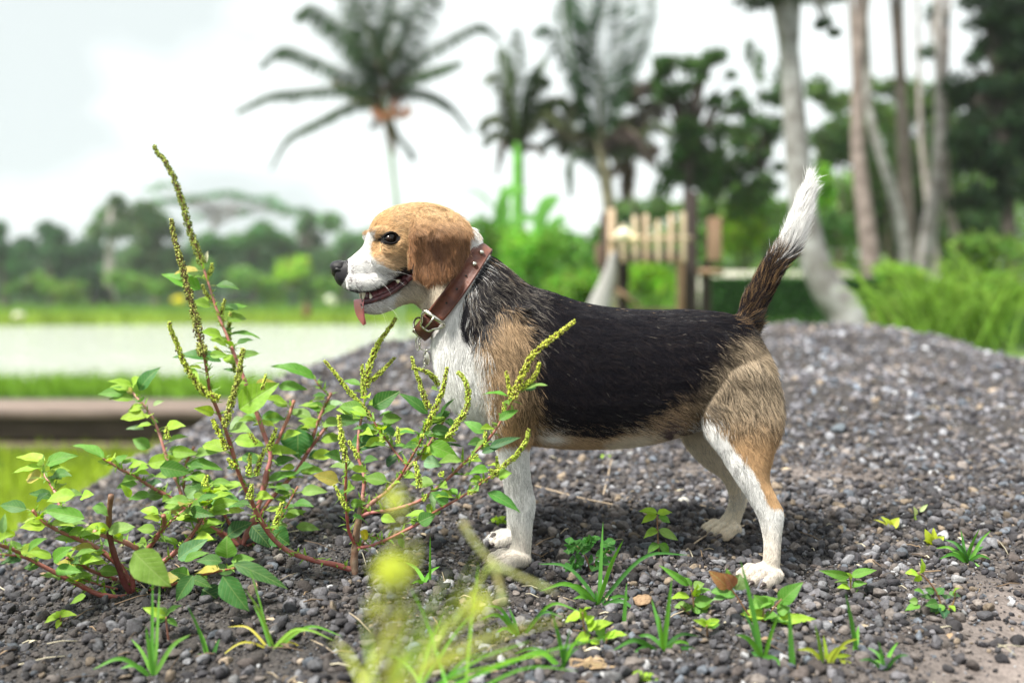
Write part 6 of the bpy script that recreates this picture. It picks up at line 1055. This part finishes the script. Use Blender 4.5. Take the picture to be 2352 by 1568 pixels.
hb_('rail', 1398, 1590, 548, 13, -.03, PK); hb_('rail', 1395, 1600, 590, 24, .12, DKW)
vb('post', 1390, 490, 730, 22, .12, (.06, .04, .03)); vb('post', 1432, 590, 690, 26, .2, DKW); vb('post', 1586, 440, 730, 32, .10, DKW); vb('post', 1563, 590, 720, 16, .05, (.30, .20, .12)); vb('post', 1622, 600, 730, 22, .2, (.06, .045, .035)); vb('post', 1404, 480, 620, 16, .0, PK)
vb('side_board', 1640, 500, 600, 34, .16, (.30, .19, .12)); vb('side_board', 1378, 560, 610, 20, .3, (.22, .15, .1)); hb_('brace', 1395, 1470, 650, 12, .16, (.34, .24, .15), 705); hb_('brace', 1410, 1590, 715, 16, .25, (.25, .18, .12)); hb_('brace', 1600, 1660, 625, 16, .1, (.30, .2, .12))
mb = MB(); mb.blob(at(1432, 538, dh - .2), np.array((18, 12, 14)) * kh, col=(.85, .78, .6)); mb.blob(at(1455, 548, dh - .2), np.array((12, 10, 10)) * kh, col=(.8, .65, .4)); tag(mb.build('straw_hat', mat('pale_straw', attr=True, rough=.9), loc=at(1440, 545, dh - .2)), 'pale straw bundle hanging on the left end of the picket rail', 'bundle')
mb = MB(); a, b = at(1408, 570, 5.9), at(1400, 570, 5.9); kk = 5.9 / F
q = cr([at(1408, 580, 5.9), at(1402, 620, 5.9), at(1388, 665, 5.9), at(1376, 705, 5.9), at(1370, 740, 5.9)], 14); mb.tube(q, np.linspace(6, 34, 14) * kk, 12, (.36, .35, .34), flat=.5); tag(mb.build('thatch_bundle', mat('grey_thatch', attr=True, rough=.9, c2=(.6, .6, .6), scale=30, stretch=(6, 6, .6), bump=.6, bscale=60), loc=q[-1]), 'pale grey tapering bundle of thatch leaning against the left post of the hut', 'thatch')
# ---- trees on the right
rt = 'trees behind the gravel mound'
tree('leafy_tree', 'dark leafy tree with sky gaps standing behind the right post of the wooden hut', 'tree', 14, [(1585, 700), (1583, 600), (1580, 480), (1578, 380), (1575, 280)], 17, rb(1490, 1650, 120, 250, 22, 16, 28) + rb(1520, 1650, 260, 460, 24, 16, 28) + rb(1640, 1740, 160, 330, 10, 12, 24) + [(1555, 330, 28, 60), (1600, 350, 26, 50)], (.065, .13, .04), n=120, lp=9, tcol=(.07, .055, .045), group=rt)
tree('leafy_tree', 'broken crowned tree just left of the leaning grey trunk', 'tree', 15, [(1765, 700), (1760, 560), (1755, 420), (1750, 300)], 6, rb(1650, 1810, 210, 330, 18, 14, 28) + rb(1640, 1800, 350, 470, 26, 14, 28) + [(1790, 200, 20, 50), (1745, 150, 14, 40), (1720, 120, 8, 26)], (.065, .125, .04), n=110, lp=9, tcol=(.08, .06, .05), group=rt)
tree('brown_crown_tree', 'tree with brownish drooping foliage between the big palm and the dark leafy tree', 'tree', 15, [(1470, 700), (1462, 560), (1450, 420), (1440, 330)], 6, rb(1420, 1500, 200, 350, 16, 16, 28) + rb(1250, 1340, 230, 330, 12, 12, 24), (.085, .070, .055), n=120, tcol=(.12, .1, .08), group=rt)
tree('leaning_tree', 'large smooth pale grey trunk curving down right behind the tail of the dog', 'tree', 6.2, [(1965, 762), (1945, 725), (1905, 670), (1873, 600), (1852, 520), (1838, 420), (1828, 300), (1818, 180), (1808, 60), (1800, -60), (1795, -200)], 42, [(1810, -20, 70, 34), (1740, 2, 50, 20), (1900, -10, 60, 20), (1790, -80, 90, 50), (1890, -90, 80, 50), (1700, -90, 80, 50), (1890, 55, 20, 10), (1915, 75, 14, 8)], (.045, .08, .03), n=200, lp=8, tcol=(.33, .32, .315), group=rt)
for (d, pts, r_, c, lab, bl) in [(12, [(2015, 680), (2000, 590), (1985, 470), (1972, 350), (1970, 230), (1972, 100), (1975, -60)], 24, (.24, .20, .18), 'tall straight brownish trunk, the first one right of the leaning grey trunk', [(1975, -120, 90, 50), (1920, -90, 50, 40), (2030, -80, 60, 40)]),
    (13, [(2085, 680), (2083, 560), (2080, 430), (2074, 300), (2068, 150), (2065, -60)], 22, (.22, .18, .16), 'second tall trunk right of the leaning one, dark brown above and pale below', [(2070, -120, 90, 50), (2020, -60, 40, 30)]),
    (13.5, [(2110, 690), (2125, 600), (2140, 500), (2155, 400), (2160, 280), (2158, 120), (2155, -60)], 22, (.42, .40, .38), 'pale trunk slanting up right beside the second brown trunk', [(2165, -120, 90, 50), (2150, 30, 26, 22), (2130, 120, 26, 16)]),
    (12.5, [(2100, 690), (2075, 560), (2050, 440), (2015, 330), (1995, 240), (1985, 100), (1980, -60)], 15, (.40, .38, .36), 'pale trunk leaning left across the gap between the two brown trunks', [(1990, -120, 60, 40)]),
    (13.5, [(2215, 680), (2205, 600), (2185, 500), (2172, 400), (2170, 250), (2175, 100), (2180, -60)], 13, (.36, .32, .29), 'slim grey trunk, the rightmost of the thin trunks', [(2190, -110, 60, 40)]),
    (15, [(2160, 690), (2150, 600), (2130, 450), (2115, 300), (2110, 150), (2105, -60)], 10, (.38, .35, .32), 'thinnest grey trunk at the middle of the trunk group', [(2110, -100, 50, 30)])]:
    tree('slender_tree', lab, 'tree', d, pts, r_, bl, (.04, .075, .03), n=120, tcol=c, group='tall slender trunks at the right')
tree('dense_tree', 'dense dark tree filling the upper right corner with small gaps of sky', 'tree', 13, [(2330, 700), (2320, 560), (2310, 420), (2300, 260), (2300, 120)], 20, rb(2235, 2420, 60, 200, 34, 22, 40) + rb(2190, 2420, 180, 330, 40, 22, 40) + rb(2200, 2420, 330, 480, 34, 20, 36) + rb(2215, 2450, -60, 110, 26, 20, 38), (.028, .055, .025), n=150, lp=9, tcol=(.06, .05, .04), group=rt)
tree('dense_tree', 'olive green tree mass behind the group of slender trunks', 'tree', 19, [(2100, 700), (2100, 560), (2095, 420)], 12, rb(1860, 2260, 200, 420, 56, 20, 38) + rb(1880, 2280, 420, 600, 40, 22, 38), (.075, .14, .035), n=150, lp=9, tcol=(.08, .07, .05), group=rt)
tree('dense_tree', 'mid green tree mass low behind the hut and the leaning trunk', 'tree', 24, [(1720, 700), (1720, 600), (1715, 500)], 8, rb(1440, 1880, 430, 600, 46, 18, 34), (.12, .24, .05), n=120, lp=9, tcol=(.08, .07, .05), group=rt)

# woods far behind, read as one mass
def wood_mass(name, d, us, tops, vb_, n, lp, cols, dep):
    k = d / F; mb = MB(); u = us[0] + (us[-1] - us[0]) * rng.random(n); tp = np.interp(u, us, tops) + 26 * (vnoise(np.stack([u, 0 * u, 0 * u], -1), .045) - .5) + 16 * (vnoise(np.stack([u, 0 * u + 9, 0 * u], -1), .12) - .5)
    v = vb_ + (tp - vb_) * rng.random(n) ** .8; dd = d + dep * rng.random(n); C = W(u, v, dd); A = nrm(rng.normal(size=(n, 3))) * lp * k * (.6 + .8 * rng.random((n, 1))); B = nrm(np.cross(A, rng.normal(size=(n, 3)))) * lp * k * .5
    cl_ = vnoise(np.stack([u, v, 0 * u], -1), .03)[:, None]; c = np.asarray(cols[0]) * (1 - cl_) + np.asarray(cols[1]) * cl_; mb.quads(C, A, B, np.clip(c * (.6 + .8 * rng.random((n, 1))), 0, 1)); tag(mb.build(name, folm, smooth=False), kind='stuff')
wood_mass('distant_woods', 88, [-1100, 0, 100, 200, 400, 600, 800, 1000, 1200], [575, 570, 560, 575, 560, 560, 575, 590, 580], 715, 24000, 12, [(.055, .12, .055), (.13, .23, .11)], 8)
wood_mass('woods_behind_hut', 34, [950, 1100, 1300, 1500, 1700, 1850, 2000, 2500], [560, 545, 545, 525, 500, 440, 380, 330], 715, 26000, 12, [(.06, .13, .035), (.16, .30, .06)], 8)

# pale air: one closed box round everything
hz = MB(); hz.box((-62, -3, -3.5), (62, 100, 32)); ho = hz.build('haze', bpy.data.materials.new('haze'), smooth=False); hm = ho.data.materials[0]; hm.use_nodes = True; hm.node_tree.nodes.clear()
pv = nd(hm.node_tree, 'ShaderNodeVolumePrincipled'); pv.inputs['Density'].default_value = .0008; pv.inputs['Color'].default_value = (.93, .97, 1, 1); oo = nd(hm.node_tree, 'ShaderNodeOutputMaterial'); hm.node_tree.links.new(pv.outputs[0], oo.inputs['Volume'])
tag(ho, kind='stuff')
